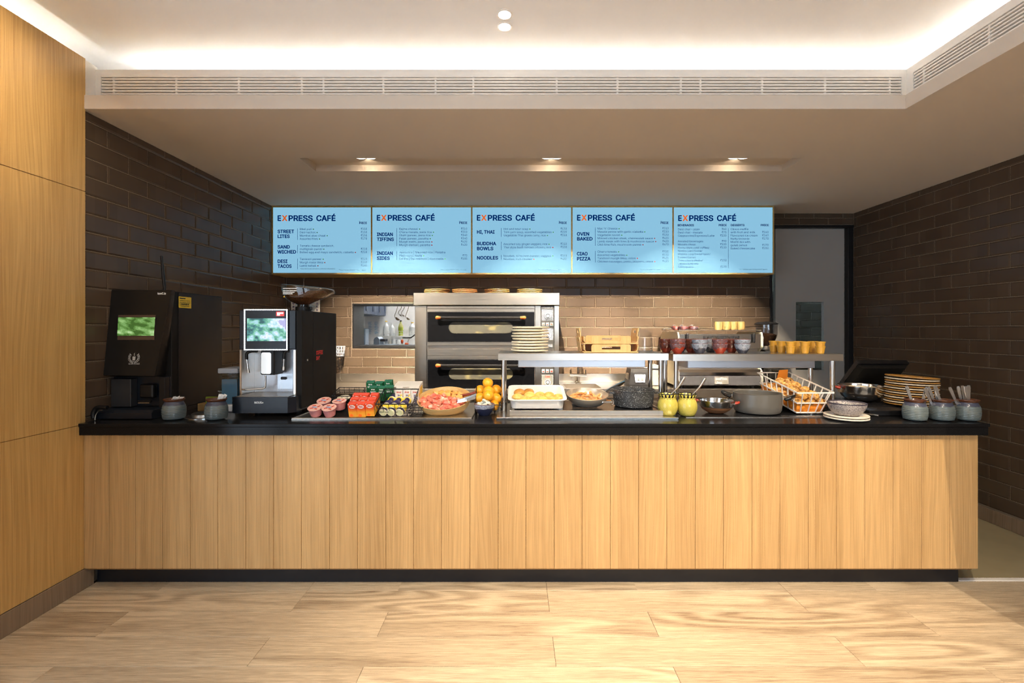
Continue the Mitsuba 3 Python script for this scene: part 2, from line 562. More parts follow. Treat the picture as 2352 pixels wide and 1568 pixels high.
put('trim_2', box(XL - .02, XL + .004, YP + .001, 2.705, EYE + 1.292, EYE + 1.497), 'm_trim_white', kind='structure')

# ceilings: the raised white one over the hall, the lowered soffit over the counter
put('ceiling', box(-2.75, 2.56, YF, 3.02, ZC, ZC + .05), 'm_ceiling', kind='structure')
tag('ceiling', 'raised white plaster ceiling lit from hidden coves', None, None, 'structure')
RX0, RX1, RY0, RY1, RZ = -1.53, 2.033, 3.354, 3.63, EYE + 1.263        # the lamp recess
sof = [box(XL - .05, RX0, 2.6095, YB, ZS, ZS + .04), box(RX1, XR, 2.6095, YB, ZS, ZS + .04), box(RX0, RX1, 2.6095, RY0, ZS, ZS + .04), box(RX0, RX1, RY1, YB, ZS, ZS + .04),
       box(RX0 - .02, RX1 + .02, RY0 - .02, RY1 + .02, RZ, RZ + .03), box(RX0 - .02, RX0, RY0 - .02, RY1 + .02, ZS + .001, RZ), box(RX1, RX1 + .02, RY0 - .02, RY1 + .02, ZS + .001, RZ),
       box(RX0, RX1, RY0 - .02, RY0, ZS + .001, RZ), box(RX0, RX1, RY1, RY1 + .02, ZS + .001, RZ),
       box(2.1425, XR, YF, 2.6095, ZS, ZS + .04)]
put('lowered_soffit', cat_(sof), 'm_soffit', 'ceiling')
LIP = EYE + 1.292
put('fascia_lip', cat_(box(XP - .02, 2.150, 2.608, 2.75, ZS + .0005, LIP, .001), box(2.141, 2.28, YF, 2.75, ZS + .0004, LIP, .001)), 'm_lip', 'ceiling')
FT, GZ0, GZ1 = EYE + 1.478, EYE + 1.334, EYE + 1.437                   # fascia top, grille opening
GX0, GX1, GY0, GY1 = -2.356, 2.190, 0.2, 2.648
fas = [box(GX0, GX1, 2.694, 2.72, LIP, GZ0), box(2.217, 2.243, GY0, GY1, LIP, GZ0), box(XL, 2.26, 2.694, 2.72, GZ1, FT), box(XL, GX0, 2.694, 2.72, LIP, GZ1), box(GX1, 2.26, 2.694, 2.72, LIP, GZ1),
       box(2.217, 2.243, YF, 2.70, GZ1, FT), box(2.217, 2.243, GY1, 2.70, LIP, GZ1), box(2.217, 2.243, YF, GY0, LIP, GZ1)]
put('fascia', cat_(fas), 'm_trim_white', 'ceiling')
duct = [box(GX0 - .02, 2.26, 2.80, 2.815, LIP, FT - .05), box(GX0 - .02, 2.26, 2.72, 2.80, LIP - .004, LIP + .002), box(GX0 - .02, 2.26, 2.72, 2.815, FT - .052, FT - .04),
        box(2.32, 2.335, YF, 2.72, LIP, FT - .05), box(2.243, 2.32, YF, 2.72, LIP - .004, LIP + .002), box(2.243, 2.335, YF, 2.80, FT - .052, FT - .04)]
put('air_duct', cat_(duct), 'm_duct', 'ceiling')
put('cove_back', cat_(box(-2.6, 2.56, 3.0, 3.02, FT - .05, ZC), box(2.54, 2.56, YF, 3.0, FT - .05, ZC), box(-2.6, 2.56, 2.8, 3.0, FT - .06, FT - .04), box(2.32, 2.56, YF, 3.0, FT - .06, FT - .04)), 'm_ceiling', 'ceiling')

g = thing('air_grille', 'long white slotted air grille across the ceiling fascia over the counter', 'air grille')
zs = np.linspace(GZ0 + .008, GZ1 - .010, 6)
for z in zs:
    put('slat', box(GX0 + .001, GX1 - .001, 2.696, 2.716, z - .0046, z + .0046, .001), 'm_slat', g)
for px in (259, 403, 547, 692, 742, 880, 1000, 1087, 1279, 1419, 1565, 1610, 1752, 1897, 2046):
    x = xx(px, 2.694)
    put('rib', box(x - .0055, x + .0055, 2.700, 2.716, GZ0 - .002, GZ1 + .0, .0005), 'm_slat', g)
g = thing('air_grille', 'shorter slotted air grille on the right-hand ceiling fascia, running towards the viewer', 'air grille')
for z in zs:
    put('slat', box(2.219, 2.239, GY0 + .001, GY1 - .001, z - .0042, z + .0042, .001), 'm_slat', g)
for y in np.arange(GY1 - .06, GY0, -.358):
    put('rib', box(2.223, 2.239, y - .0055, y + .0055, GZ0 - .002, GZ1, .0005), 'm_slat', g)

# cove strips, on the ledge behind the fascia and behind the panelling
for i, b in enumerate(((-2.3, 2.25, 2.845, 2.865), (2.385, 2.405, -3.4, 2.80), (-2.515, -2.495, -3.4, 2.78))):
    z = FT - .030 if i < 2 else EYE + 1.305
    v = [(b[0], b[2], z), (b[1], b[2], z), (b[1], b[3], z), (b[0], b[3], z)]
    s = thing('cove_light', ['white light strip hidden in the cove above the long grille', 'white light strip hidden in the cove above the right-hand grille', 'white light strip hidden in the cove behind the oak panelling'][i], 'light strip')
    put('diffuser', trimesh.Trimesh(v, [(0, 1, 2), (0, 2, 3)], process=False), 'm_slat', s, emitter=area(COVE * 6 * COOL, 2.0))
    put('profile', box(b[0], b[1], b[2], b[3], z - .008, z - .0005), 'm_slat', s)


def downlight(x, y, z, label, aim=None, power=0, cutoff=60, beam=20, r=0.031, weight=2.0, group=None):
    t = thing('downlight', label, 'ceiling light', group)
    ringp = [(r * 1.28, 0), (r * 1.28, -.004), (r * 1.05, -.006), (r * .97, .010), (r * 1.02, .012), (r * 1.28, 0)]
    put('trim_ring', tf(lathe(ringp, 32), mv(x, y, z)), 'm_slat', t, smooth=40)
    put('lens', tf(lathe([(0, 0), (r * .98, 0)], 28), mv(x, y, z - .0008)), 'm_white_paint', t, emitter=area(LENS * np.array([1, .93, .82]), 0.25 if z < 2.8 else .03))
    if z < 2.8 and power:                         # spill of the reflector on to the side of the recess
        scene[f'{t}__spill'] = dict(type='spot', to_world=T().look_at(origin=[x + .037, y, z - .008], target=[x + .037, RY1, z - .040], up=[1, 0, 0]), intensity={'type': 'rgb', 'value': [float(v) for v in 0.26 * WARM]}, cutoff_angle=62.0, beam_width=4.0, sampling_weight=2.5)
    if power:
        scene[f'{t}__beam'] = dict(type='spot', to_world=T().look_at(origin=[x, y, z - .012], target=list(map(float, aim)), up=[1, 0, 0]), intensity={'type': 'rgb', 'value': [float(v) for v in power * WARM]},
                                   cutoff_angle=float(cutoff), beam_width=float(beam), sampling_weight=float(weight))
    return t


where = ['left', 'middle', 'right']
for i, (x, y) in enumerate(BAR_LAMPS):
    for s in (-1, 1):
        downlight(x + s * .037, y, RZ, f'small round downlight in the soffit recess, {["left", "right"][s > 0]} one of the {where[i]} pair', (x, y + BAR_AIM[0], BAR_AIM[1]), BAR_POWER if s < 0 else 0, BAR_CUT, BAR_BEAM)
downlight(xx(1159, 2.498), 2.498, ZC, 'round downlight in the raised ceiling, the lower one of the pair', HALL_LAMPS[0][3], *[HALL_LAMPS[0][i] for i in (2, 4, 5)])
downlight(xx(1159, 2.402), 2.402, ZC, 'round downlight in the raised ceiling, the upper one of the pair')
for x, y, p, aim, cc, bb in HALL_LAMPS[1:]:
    downlight(x, y, ZC, f'unseen round downlight in the raised ceiling, set partly added to brighten the counter', aim, p, cc, bb, group='downlights behind the viewer')

# the wall behind the camera with its two windows
wz0, wz1 = .9, 2.5
a, b = .9, 3.2
put('wall_front', cat_(box(-2.75, XR, YF - .2, YF, 0, wz0), box(-2.75, XR, YF - .2, YF, wz1, ZC + .1), box(-2.75, a, YF - .2, YF, wz0, wz1), box(b, XR, YF - .2, YF, wz0, wz1)), 'm_white_paint', kind='structure')
m = (a + b) / 2
put('window_2', cat_(box(a, b, YF - .12, YF - .02, wz0, wz0 + .05), box(a, b, YF - .12, YF - .02, wz1 - .05, wz1), box(a, a + .05, YF - .12, YF - .02, wz0, wz1), box(b - .05, b, YF - .12, YF - .02, wz0, wz1), box(m - .03, m + .03, YF - .12, YF - .02, wz0, wz1)), 'm_black', kind='structure')
v = [(a, YF - .1, wz0), (b, YF - .1, wz0), (b, YF - .1, wz1), (a, YF - .1, wz1)]
put('frosted_pane', trimesh.Trimesh(v, [(0, 2, 1), (0, 3, 2)], process=False), 'm_white_paint', 'window_2', emitter=area(DAYLIGHT * DAY * .8, 2.0))
put('window_1', cat_(*[box(-2.60, -2.45, q, q + .05, .002, LWZ) for q in (LW0, -1.15, .03, LW1 - .05)], box(-2.60, -2.45, LW0, LW1, LWZ - .05, LWZ)), 'm_black', kind='structure')
v = [(-2.55, LW0, .01), (-2.55, LW1, .01), (-2.55, LW1, LWZ), (-2.55, LW0, LWZ)]
put('frosted_pane', trimesh.Trimesh(v, [(0, 1, 2), (0, 2, 3)], process=False), 'm_white_paint', 'window_1', emitter=area(DAYLIGHT * DAY * .38, 3.0))
# ------------------------------------------------------------------ the counter
c = thing('service_counter', 'long service counter faced with upright light oak boards', 'counter')
YK = 2.604
jx = [-2.3716] + [xx(p, YK) for p in (250, 311, 373, 437, 500, 564, 628, 692, 756.5, 821, 886, 950, 1014, 1079.5, 1144, 1208, 1272.6, 1337, 1402, 1467, 1531.6, 1597, 1661.6, 1727.5, 1791.5, 1857, 1922, 1986.5, 2051.7, 2117, 2182)] + [2.537]
for a, b in zip(jx[:-1], jx[1:]):
    put('board', box(a + .0008, b - .0008, YK, YK + .018, .1136, .853, .0014), 'm_board_oak', c)
put('end_panel', box(2.519, 2.537, YK + .019, 3.30, .1136, .853), 'm_board_oak', c)
put('body', box(-2.370, 2.518, YK + .0185, 3.30, .10, .852), 'm_joint_oak', c)
put('toe_kick', box(-2.366, 2.50, 2.682, 3.25, .001, .0995), 'm_navy_black', c)
CT = EYE - .507
slab = cat_(box(-2.3715, 2.57, 2.57, 3.42, CT - .018, CT, .002), box(-2.3715, 2.565, 2.576, 2.60, EYE - .571, CT - .0185, .001), box(2.541, 2.565, 2.60, 3.40, EYE - .571, CT - .0185, .001))
put('countertop', slab, 'm_granite', label='polished black stone countertop along the whole service counter', cat='countertop')
# ------------------------------------------------------------------ menu board
pr('m_brass_wood', (0.50, 0.34, 0.13), 0.34, metal=0.35)
pr('m_menu_blue', col(140, 196, 226) * 0.10, 0.9, spec=0.0)
for n_, c_ in (('navy', (2, 16, 44)), ('ink', (3, 18, 44)), ('orange', (250, 112, 45)), ('green', (80, 185, 90)), ('red', (235, 45, 55)), ('note', (95, 150, 185)), ('white', (235, 235, 235))):
    pr('m_print_' + n_, col(*c_), 0.95, spec=0.0)
DM, DMB = 4.636, YB - .008
mx0, mx1, mz0, mz1 = XL + .003, xx(1778, DM), EYE + .5445, ZS - .001
mb = thing('menu_board', 'long menu board in a gold frame with five light blue price panels', 'menu board')
px = [623.5, 853.5, 1083.5, 1313.5, 1546, 1778]
put('carcass', box(mx0, mx1, DM + .014, DMB, mz0, mz1, .001), 'm_brass_wood', mb)
put('frame_rail', box(mx0, mx1, DM - .003, DM + .013, mz0, mz0 + .015, .001), 'm_brass_wood', mb)
put('frame_rail', box(mx0, mx1, DM - .003, DM + .013, mz1 - .015, mz1, .001), 'm_brass_wood', mb)
for i, p in enumerate(px):
    x = mx0 + .007 if i == 0 else (mx1 - .007 if i == 5 else xx(p, DM))
    put('frame_post', box(x - .007, x + .007, DM - .003, DM + .013, mz0 + .0155, mz1 - .0155, .001), 'm_brass_wood', mb)


def dot(x, y, rgb_='g'):
    return (x, y, rgb_)


MENU = [
 dict(hx=636.1, hb=506.9, price=(824.3, 514.0), note=(777.8, 621.2, 64.9), heads=[('STREET', 636.9, 534.9, 38.4), ('LITES', 636.9, 546.1, 28.2), ('SAND', 636.9, 570.4, 28.6), ('WICHED', 636.9, 581.8, 42.9), ('DESI', 636.9, 603.5, 23.1), ('TACOS', 636.9, 614.7, 32.7)],
      lines=[(683.5, 524.3, 550.8), (683.5, 562.7, 581.4), (683.5, 593.7, 618.2)], ix=688, pr=842.9,
      items=[('Bhel puri', 528, 27.8, 'g', '150'), ('Desi nachos', 535.5, 36.3, 'g', '150'), ('Mumbai aloo chaat', 543, 59.4, 'g', '150'), ('Assorted fries', 550.4, 41.8, 'g', '170'), ('Tomato cheese sandwich,', 566.3, 78.8, '', ''), ('multigrain panini', 573.9, 51.6, 'g', '210'),
             ('Boiled egg and mayo sandwich, ciabatta', 581.2, 124, 'r', '210'), ('Tandoori paneer', 596.9, 50.2, 'g', '220'), ('Murgh malai tikka', 604.5, 53.9, 'r', '240'), ('Lamb kebab', 612, 38, 'r', '240')]),
 dict(hx=864.0, hb=506, price=(1054.5, 513.7), note=(1007.3, 620.8, 64.9), heads=[('INDIAN', 865.1, 541.6, 37.1), ('TIFFINS', 865.1, 552.9, 39.4), ('INDIAN', 865.1, 584.9, 37.1), ('SIDES', 865.1, 596.3, 29.8)],
      lines=[(911.6, 523.3, 565.1), (911.6, 576.9, 597.1)], ix=916.5, pr=1072.9,
      items=[('Rajma chawal', 527.6, 43.1, 'g', '310'), ('Chana masala, jeera rice', 534.9, 75.1, 'g', '310'), ('Shahi paneer, jeera rice', 542.2, 72.4, 'g', '340'), ('Palak paneer, paratha', 549.8, 67.6, 'g', '340'), ('Murgh methi, jeera rice', 557.1, 71.4, 'r', '420'), ('Murgh darbari, paratha', 564.5, 71.4, 'r', '420'),
             ('Jeera rice | Steamed rice | Paratha', 581.4, 106.3, '', ''), ('Plain curd | Raita', 589, 52.2, 'g', '70'), ('Dal fry | Dal makhani | Aloo rasila', 596.3, 101.6, 'g', '100')]),
 dict(hx=1093.9, hb=506, price=(1283.2, 513.7), note=(1236, 620.8, 65.5), heads=[('HI, THAI', 1094.7, 536.1, 41.4), ('BUDDHA', 1094.7, 562.7, 44.9), ('BOWLS', 1094.7, 574.1, 38.4), ('NOODLES', 1094.7, 595.5, 49.4)],
      lines=[(1151.6, 523.3, 543.7), (1151.6, 555.1, 573.9), (1151.6, 585.5, 596.7)], ix=1156.3, pr=1301.8,
      items=[('Hot and sour soup', 527.6, 56.9, 'g', '130'), ('Tom yum soup, assorted vegetables', 534.9, 110.4, 'g', '220'), ('Vegetable Thai green curry, rice', 542.4, 97.1, 'g', '310'), ('Assorted soy ginger veggies, rice', 562.4, 100.8, 'g', '310'), ('Thai style basil minced chicken, rice', 569.8, 109.4, 'r', '330'),
             ('Noodles, schezwan paneer, veggies', 589.6, 109.4, 'g', '310'), ('Noodles, chili chicken', 596.9, 65.7, 'r', '420')]),
 dict(hx=1324.0, hb=505.8, price=(1517, 513.7), note=(1468.7, 620.2, 66), heads=[('OVEN', 1324.5, 540.6, 29), ('BAKED', 1324.5, 551.8, 36.5), ('CIAO', 1324.5, 586.1, 25.3), ('PIZZA', 1324.5, 597.6, 32)],
      lines=[(1367.6, 522.2, 564.1), (1367.6, 575.9, 602.2)], ix=1372, pr=1535.7,
      items=[('Mac \u2018n\u2019 Cheese', 526.7, 46.1, 'g', '310'), ('Masala penne with garlic ciabatta', 534.1, 105.1, 'g', '310'), ('Vegetable ravioli', 541.6, 52.2, 'g', '330'), ('Minced chicken steak, chermoulah sauce', 549, 127.6, 'r', '420'), ('Lamb steak with fries & mushroom sauce', 556.3, 130.2, 'r', '420'), ('Chili lime fish, mushroom penne', 563.7, 100.8, 'r', '470'),
             ('Cherry tomato', 580, 45.1, 'g', '330'), ('Assorted vegetables', 587.6, 63.7, 'g', '330'), ('Tandoori murgh tikka, onion', 594.9, 88, 'r', '420'), ('Chicken sausages, pesto, jalapeno, onion', 602.4, 128, 'r', '420')]),
 dict(hx=1556.6, hb=506.8, price=None, note=(1697.9, 619.9, 65.4), heads=[], lines=[(1673.2, 523.7, 615.6)], ix=1556.9, pr=1668.6, small=[('BEVERAGES', 1556.1, 519.2, 37.9), ('PRICE', 1650.4, 519, 18.7), ('DESSERTS', 1678.3, 519, 31.9), ('PRICE', 1747, 519, 18.9)],
      items=[('Desi chai \u2013 plain', 528.5, 50, '', '60'), ('Desi chai \u2013 masala', 535.8, 56.6, '', '75'), ('Cappuccino/Espresso/Latte', 543.2, 84.2, '', '130'), ('Aerated beverages', 556, 58.3, '', '90'), ('Masala chaas', 563.3, 40.5, '', '100'), ('Home style cold coffee/', 570.7, 72.4, '', '130'), ('Nimbu pani/Soda/', 578, 56.6, '', ''),
             ('Masala cola/Sweet lassi/', 585.4, 75, '', ''), ('Packed juices', 592.8, 41.3, '', ''), ('Oreo choco shake/', 600, 57.5, '', '150'), ('Lemon iced tea', 607.4, 47, '', ''), ('Spicy guava', 614.8, 36, '', '170')],
      items2=[('Choco muffin', 528.1, 41, ''), ('with fruit and milk', 535.3, 56.7, '160'), ('Flavoured ice cream', 542.7, 62, '160'), ('Nutty brownie', 550.1, 43, '170'), ('Mishti doi with', 557.6, 44.8, ''), ('gulab jamun', 564.9, 38, '170'), ('Baked cheesecake', 572.3, 56.3, '190')]),
]
SM = DM / FOC
YT = DM + .0010
for i, P in enumerate(MENU):
    a = (mx0 + .0145) if i == 0 else xx(px[i], DM) + .0075
    b = (mx1 - .0145) if i == 4 else xx(px[i + 1], DM) - .0075
    pn = put('price_panel', box(a, b, DM + .002, DM + .012, mz0 + .016, mz1 - .016), 'm_menu_blue', mb, emitter=area(col(140, 196, 226) * 0.84, 0.15))  # added glow evens out the panel brightness; the board is no lamp

    def tx(s, x, y, cap, w=None, bold=False, right=False):
        m = text(s, cap * SM, None if w is None else w * SM, bold, depth=.0005)
        sh = m.bounds[1][0] if right else 0
        m.apply_translation((xx(x, DM) - sh, DM + .0019, zz(y, DM)))
        return m
    h = P['hx']

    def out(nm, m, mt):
        put(nm, m, mt, pn, **({'emitter': area(col(228, 98, 38) * .55, .005)} if mt.endswith('orange') else {'emitter': area(col(2, 42, 100) * .8, .002)} if mt.endswith('navy') else {'emitter': area(col(22, 66, 118) * .8, .002)} if mt.endswith('ink') else {}))  # added glow on the print keeps its tone steady under the beams
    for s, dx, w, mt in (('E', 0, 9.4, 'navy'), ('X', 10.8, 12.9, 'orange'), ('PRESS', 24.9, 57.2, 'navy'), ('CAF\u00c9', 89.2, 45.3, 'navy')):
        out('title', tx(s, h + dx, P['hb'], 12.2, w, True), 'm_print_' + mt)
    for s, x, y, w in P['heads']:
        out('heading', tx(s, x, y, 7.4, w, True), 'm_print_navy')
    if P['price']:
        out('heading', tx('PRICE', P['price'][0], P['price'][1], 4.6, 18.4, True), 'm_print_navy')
        out('price_bar', box(xx(P['price'][0], DM), xx(P['price'][0] + 3.6, DM), DM + .0012, DM + .0019, zz(P['price'][1] - 6.3, DM), zz(P['price'][1] - 5.7, DM)), 'm_print_navy')
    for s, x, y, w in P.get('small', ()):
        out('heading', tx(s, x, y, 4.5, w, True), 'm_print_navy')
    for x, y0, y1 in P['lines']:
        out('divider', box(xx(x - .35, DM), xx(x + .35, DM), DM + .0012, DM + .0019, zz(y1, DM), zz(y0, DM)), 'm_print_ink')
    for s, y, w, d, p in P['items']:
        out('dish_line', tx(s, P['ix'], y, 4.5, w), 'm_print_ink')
        if d:
            x = P['ix'] + w + 4
            out('diet_mark', box(xx(x - 1.1, DM), xx(x + 1.1, DM), DM + .0012, DM + .0019, zz(y - .7, DM), zz(y - 2.9, DM)), 'm_print_green' if d == 'g' else 'm_print_red')
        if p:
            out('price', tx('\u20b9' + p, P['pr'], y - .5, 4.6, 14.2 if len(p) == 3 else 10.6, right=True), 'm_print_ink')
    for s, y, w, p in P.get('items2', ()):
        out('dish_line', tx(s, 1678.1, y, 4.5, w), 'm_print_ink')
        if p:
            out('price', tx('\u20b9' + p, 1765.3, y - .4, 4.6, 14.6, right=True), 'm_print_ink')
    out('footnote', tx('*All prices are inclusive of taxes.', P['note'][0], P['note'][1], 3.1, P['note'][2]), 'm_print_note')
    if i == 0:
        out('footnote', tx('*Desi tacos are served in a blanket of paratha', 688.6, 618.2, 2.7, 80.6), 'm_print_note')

# ------------------------------------------------------------------ doorway on the right, with the grey door and its tiled corridor behind
put('door_1', cat_(box(DX0 - .024, DX0 - .001, YB - .012, YB + WT, .0, DZ1 + .015, .002), box(XR - .055, XR - .001, YB - .004, YB + WT, .0, DZ1 + .015, .002), box(DX0 - .024, XR - .001, YB - .010, YB + WT, DZ1 - .012, DZ1 + .016, .002)), 'm_black', kind='structure')
tag('door_1', 'grey flush door with a small dark glass pane, in a black frame', None, None, 'structure')
lx0, lx1 = xx(1781, 5.0), xx(1949.5, 5.0)
wx0, wx1, wz0_, wz1_ = xx(1828, 5.0), xx(1892, 5.0), zz(850, 5.0), zz(693, 5.0)
LZ = zz(525, 5.0)
put('door_leaf', cat_(box(lx0, wx0, 5.0, 5.04, .012, LZ), box(wx1, lx1, 5.0, 5.04, .012, LZ), box(wx0, wx1, 5.0, 5.04, .012, wz0_), box(wx0, wx1, 5.0, 5.04, wz1_, LZ)), 'm_grey_door', 'door_1')
put('pane', box(wx0, wx1, 5.018, 5.0181, wz0_, wz1_), 'm_pane', 'door_1')
put('wall_corridor', cat_(box(2.2, 5.2, 7.9, 8.0, 0, 2.9), box(4.9, 5.2, 5.3, 8.0, 0, 2.9), box(2.2, 2.35, 5.3, 8.0, 0, 2.9), box(2.2, 5.2, 5.27, 8.0, 2.8, 2.9), box(XR, 5.2, 5.263, 5.28, 0, 2.9)), 'm_grout', kind='structure')
Mc = frame_M((.34, -.94, 0), (3.55, 6.75, 0))
put('wall_corridor', tf(box(-.5, 1.2, .0, .08, .0, 2.78), Mc), 'm_grout', kind='structure')
tag('wall_corridor_001', 'dark tiled corridor wall seen through the door pane', None, None, 'structure')
tiling('wall_corridor_001', Mc, -.4, 1.1, EYE - .5, EYE + .55, lambda k: .1 if k % 2 else .25)
ck = thing('ceiling_lamp', 'cool ceiling lamp of the corridor behind the grey door', 'ceiling light')
put('housing', box(2.9, 3.1, 5.6, 5.9, 2.765, 2.79), 'm_white_paint', ck)
put('diffuser', trimesh.Trimesh([(2.91, 5.61, 2.763), (3.09, 5.61, 2.763), (3.09, 5.89, 2.763), (2.91, 5.89, 2.763)], [(0, 2, 1), (0, 3, 2)], process=False), 'm_white_paint', ck, emitter=area(CORRIDOR * 5 * np.array([.35, .68, 1.0]), .3))

# ------------------------------------------------------------------ hatch in the back wall and the kitchen behind it
hf = .022
put('trim_3', cat_(box(HX0, HX0 + .012, YB - .010, YB + WT + .01, HZ0, HZ1), box(HX0, HX1, YB - .010, YB + WT + .01, HZ0 + .0005, HZ0 + hf), box(HX0, HX1, YB - .010, YB + WT + .01, HZ1 - .012, HZ1), box(HX1 - .012, HX1, YB - .010, YB + WT + .01, HZ0, HZ1)), 'm_black', kind='structure')
tag('trim_3', 'black lining of the kitchen hatch in the tiled wall', None, None, 'structure')
KY = 6.45
put('wall_kitchen', cat_(box(-2.5, 0.3, KY, KY + .1, 0, 2.9), box(-2.5, -2.06, YB + WT + .01, KY, 0, 2.9), box(.2, .3, YB + WT + .01, KY, 0, 2.9), box(-2.5, .3, YB + WT, KY, 2.8, 2.9)), 'm_white_paint', kind='structure')
tag('wall_kitchen', 'white walls of the kitchen seen through the hatch', None, None, 'structure')
kl = thing('ceiling_lamp', 'cool white ceiling lamp of the kitchen behind the hatch', 'ceiling light')
put('housing', box(-1.5, -.5, 5.75, 5.95, 2.77, 2.799), 'm_white_paint', kl)
put('diffuser', trimesh.Trimesh([(-1.49, 5.76, 2.768), (-.51, 5.76, 2.768), (-.51, 5.94, 2.768), (-1.49, 5.94, 2.768)], [(0, 2, 1), (0, 3, 2)], process=False), 'm_white_paint', kl, emitter=area(KITCHEN * np.array([.86, .94, 1.0]), .6))
KZ = EYE - .195
pr('m_cab_grey', (0.018, 0.024, 0.038), 0.3)
pr('m_old_brass', (0.10, 0.07, 0.04), 0.4)
pr('m_white_gloss', (0.82, 0.81, 0.78), 0.2)
pr('m_blue_grey', (0.19, 0.24, 0.31), 0.35)
pr('m_orange_plastic', (0.62, 0.075, 0.012), 0.3)
put('worktop', box(-2.05, .19, 5.80, KY - .001, KZ - .03, KZ, .002), 'm_steel_dull', label='steel worktop in the kitchen beyond the hatch', cat='worktop')
t = thing('wall_cabinet', 'dark grey glazed wall cabinet in the kitchen seen through the hatch', 'cabinet')
put('carcass', box(-2.059, -1.772, 5.32, 6.40, EYE + .188, EYE + .9, .002), 'm_cab_grey', t)
for k in range(4):
    a = 5.325 + k * .268
    put('door', cat_(box(-1.771, -1.752, a, a + .264, EYE + .192, EYE + .225), box(-1.771, -1.752, a, a + .03, EYE + .226, EYE + .89), box(-1.771, -1.752, a + .234, a + .264, EYE + .226, EYE + .89), box(-1.771, -1.760, a + .031, a + .233, EYE + .226, EYE + .89)), 'm_cab_grey', t)
rl = thing('hanging_rail', 'steel rail for ladles on the kitchen wall', 'rail')
put('bar', tube([(-1.25, KY - .07, EYE + .42), (-.7, KY - .07, EYE + .42)], .006), 'm_steel', rl)
for i, (px_, py, rr, nm) in enumerate(((908.5, 731, .034, 'largest ladle on the kitchen rail, leftmost'), (917.5, 723, .018, 'small ladle hanging second on the kitchen rail'), (924.5, 724, .018, 'small ladle hanging third on the kitchen rail'), (934, 731, .026, 'ladle hanging rightmost on the kitchen rail'))):
    x, z = xx(px_, KY - .1), zz(py, KY - .1)
    t = thing('ladle', nm, 'ladle', 'ladles on the kitchen rail')
    put('handle', tube(arc([(x + .03, KY - .065, EYE + .425), (x + .02, KY - .085, EYE + .30), (x - .012, KY - .09, z + .045), (x - .014, KY - .095, z + .01)]), .0035, 6), 'm_old_brass', t, smooth=50)
    put('cup', tf(bowl([(0, -rr * .8), (rr * .6, -rr * .62), (rr * .95, -rr * .2), (rr, .0)], .003, 20), mv(x + rr * .8, KY - .095, z, ry=35)), 'm_old_brass', t, smooth=50)
pp = thing('paper_sheet', 'white printed sheet taped on the kitchen wall', 'paper sheet')
put('sheet', box(xx(842, KY), xx(873, KY), KY - .004, KY - .001, zz(771, KY), zz(733, KY)), 'm_white_paint', pp)
put('print', cat_([box(xx(846 + 14 * a, KY), xx(846 + 14 * a + random.uniform(6, 10), KY), KY - .005, KY - .004, zz(740 + 2.4 * b, KY), zz(739.3 + 2.4 * b, KY)) for a in range(2) for b in range(12)]), 'm_print_note', pp)
pr('m_clear_white', (0.75, 0.76, 0.75), 0.15)
pr('m_oil', (0.42, 0.40, 0.10), 0.12)
pr('m_yellow_cap', (0.85, 0.55, 0.08), 0.4)
pr('m_label_green', (0.25, 0.30, 0.02), 0.5)


def bottle(x, y, z, r, h, bodym, capm, label, lab=None):
    t = thing('bottle', label, 'bottle')
    put('body', tf(lathe([(0, 0), (r * .95, 0), (r, .008), (r, h * .58), (r * .8, h * .70), (r * .36, h * .82), (r * .33, h * .93), (0, h * .93)], 24), mv(x, y, z)), bodym, t, smooth=50)
    put('cap', tf(lathe([(0, h * .931), (r * .38, h * .931), (r * .38, h), (0, h)], 16), mv(x, y, z)), capm, t, smooth=30)
    if lab:
        put('label', tf(lathe([(r * 1.015, h * .08), (r * 1.015, h * .55)], 24), mv(x, y, z)), lab, t, smooth=50)
    return t


SH = zz(771, 6.3)
bottle(xx(887, 6.3), 6.3, SH, .040, .20, 'm_clear_white', 'm_yellow_cap', 'white bottle with a yellow cap on the kitchen wire rack, left')
bottle(xx(901, 6.33), 6.33, SH, .038, .17, 'm_clear_white', 'm_white_gloss', 'squat white bottle on the kitchen wire rack')
bottle(xx(920.5, 6.28), 6.28, SH, .032, .205, 'm_oil', 'm_black', 'oil bottle with a green and yellow label on the kitchen rack', 'm_label_green')
bottle(xx(947, 6.3), 6.3, SH, .045, .18, 'm_clear_white', 'm_yellow_cap', 'white bottle with a yellow cap beside the oven edge on the kitchen rack')
t = thing('wire_rack', 'white wire rack on the kitchen wall holding bottles', 'rack')
x0, x1 = xx(875, 6.25), xx(960, 6.25)
w = [tube([(x0, 6.22, z), (x1, 6.22, z)], .003, 6) for z in (SH - .004, SH + .03, SH + .062)]
w += [tube([(x, 6.22, SH - .004), (x, 6.22, SH + .062)], .0022, 5) for x in np.arange(x0, x1, .03)]
w += [tube([(x, 6.22, SH - .004), (x, KY - .005, SH - .004)], .0022, 5) for x in np.arange(x0, x1, .03)]
w += [tube([(x, 6.22, SH + .062), (x, KY - .005, SH + .062)], .003, 6) for x in (x0, x1)]
put('wires', cat_(w), 'm_white_gloss', t)
t = thing('kitchen_machine', 'blue grey kitchen machine with a sloped hood on the worktop', 'kitchen machine')
x0, x1 = xx(861, 5.95), xx(874, 5.95)
put('body', extrude_xz([(x0, KZ + .001), (x1, KZ + .001), (x1, KZ + .085), (x0 + .045, KZ + .112), (x0 + .012, KZ + .10), (x0, KZ + .08)], 5.9, 6.1), 'm_blue_grey', t)
put('arm', box(x1 + .0005, x1 + .06, 5.93, 6.06, KZ + .055, KZ + .085, .004), 'm_black', t)
put('tray', box(x1 + .0005, x1 + .20, 5.9, 6.08, KZ + .001, KZ + .018, .003), 'm_blue_grey', t)
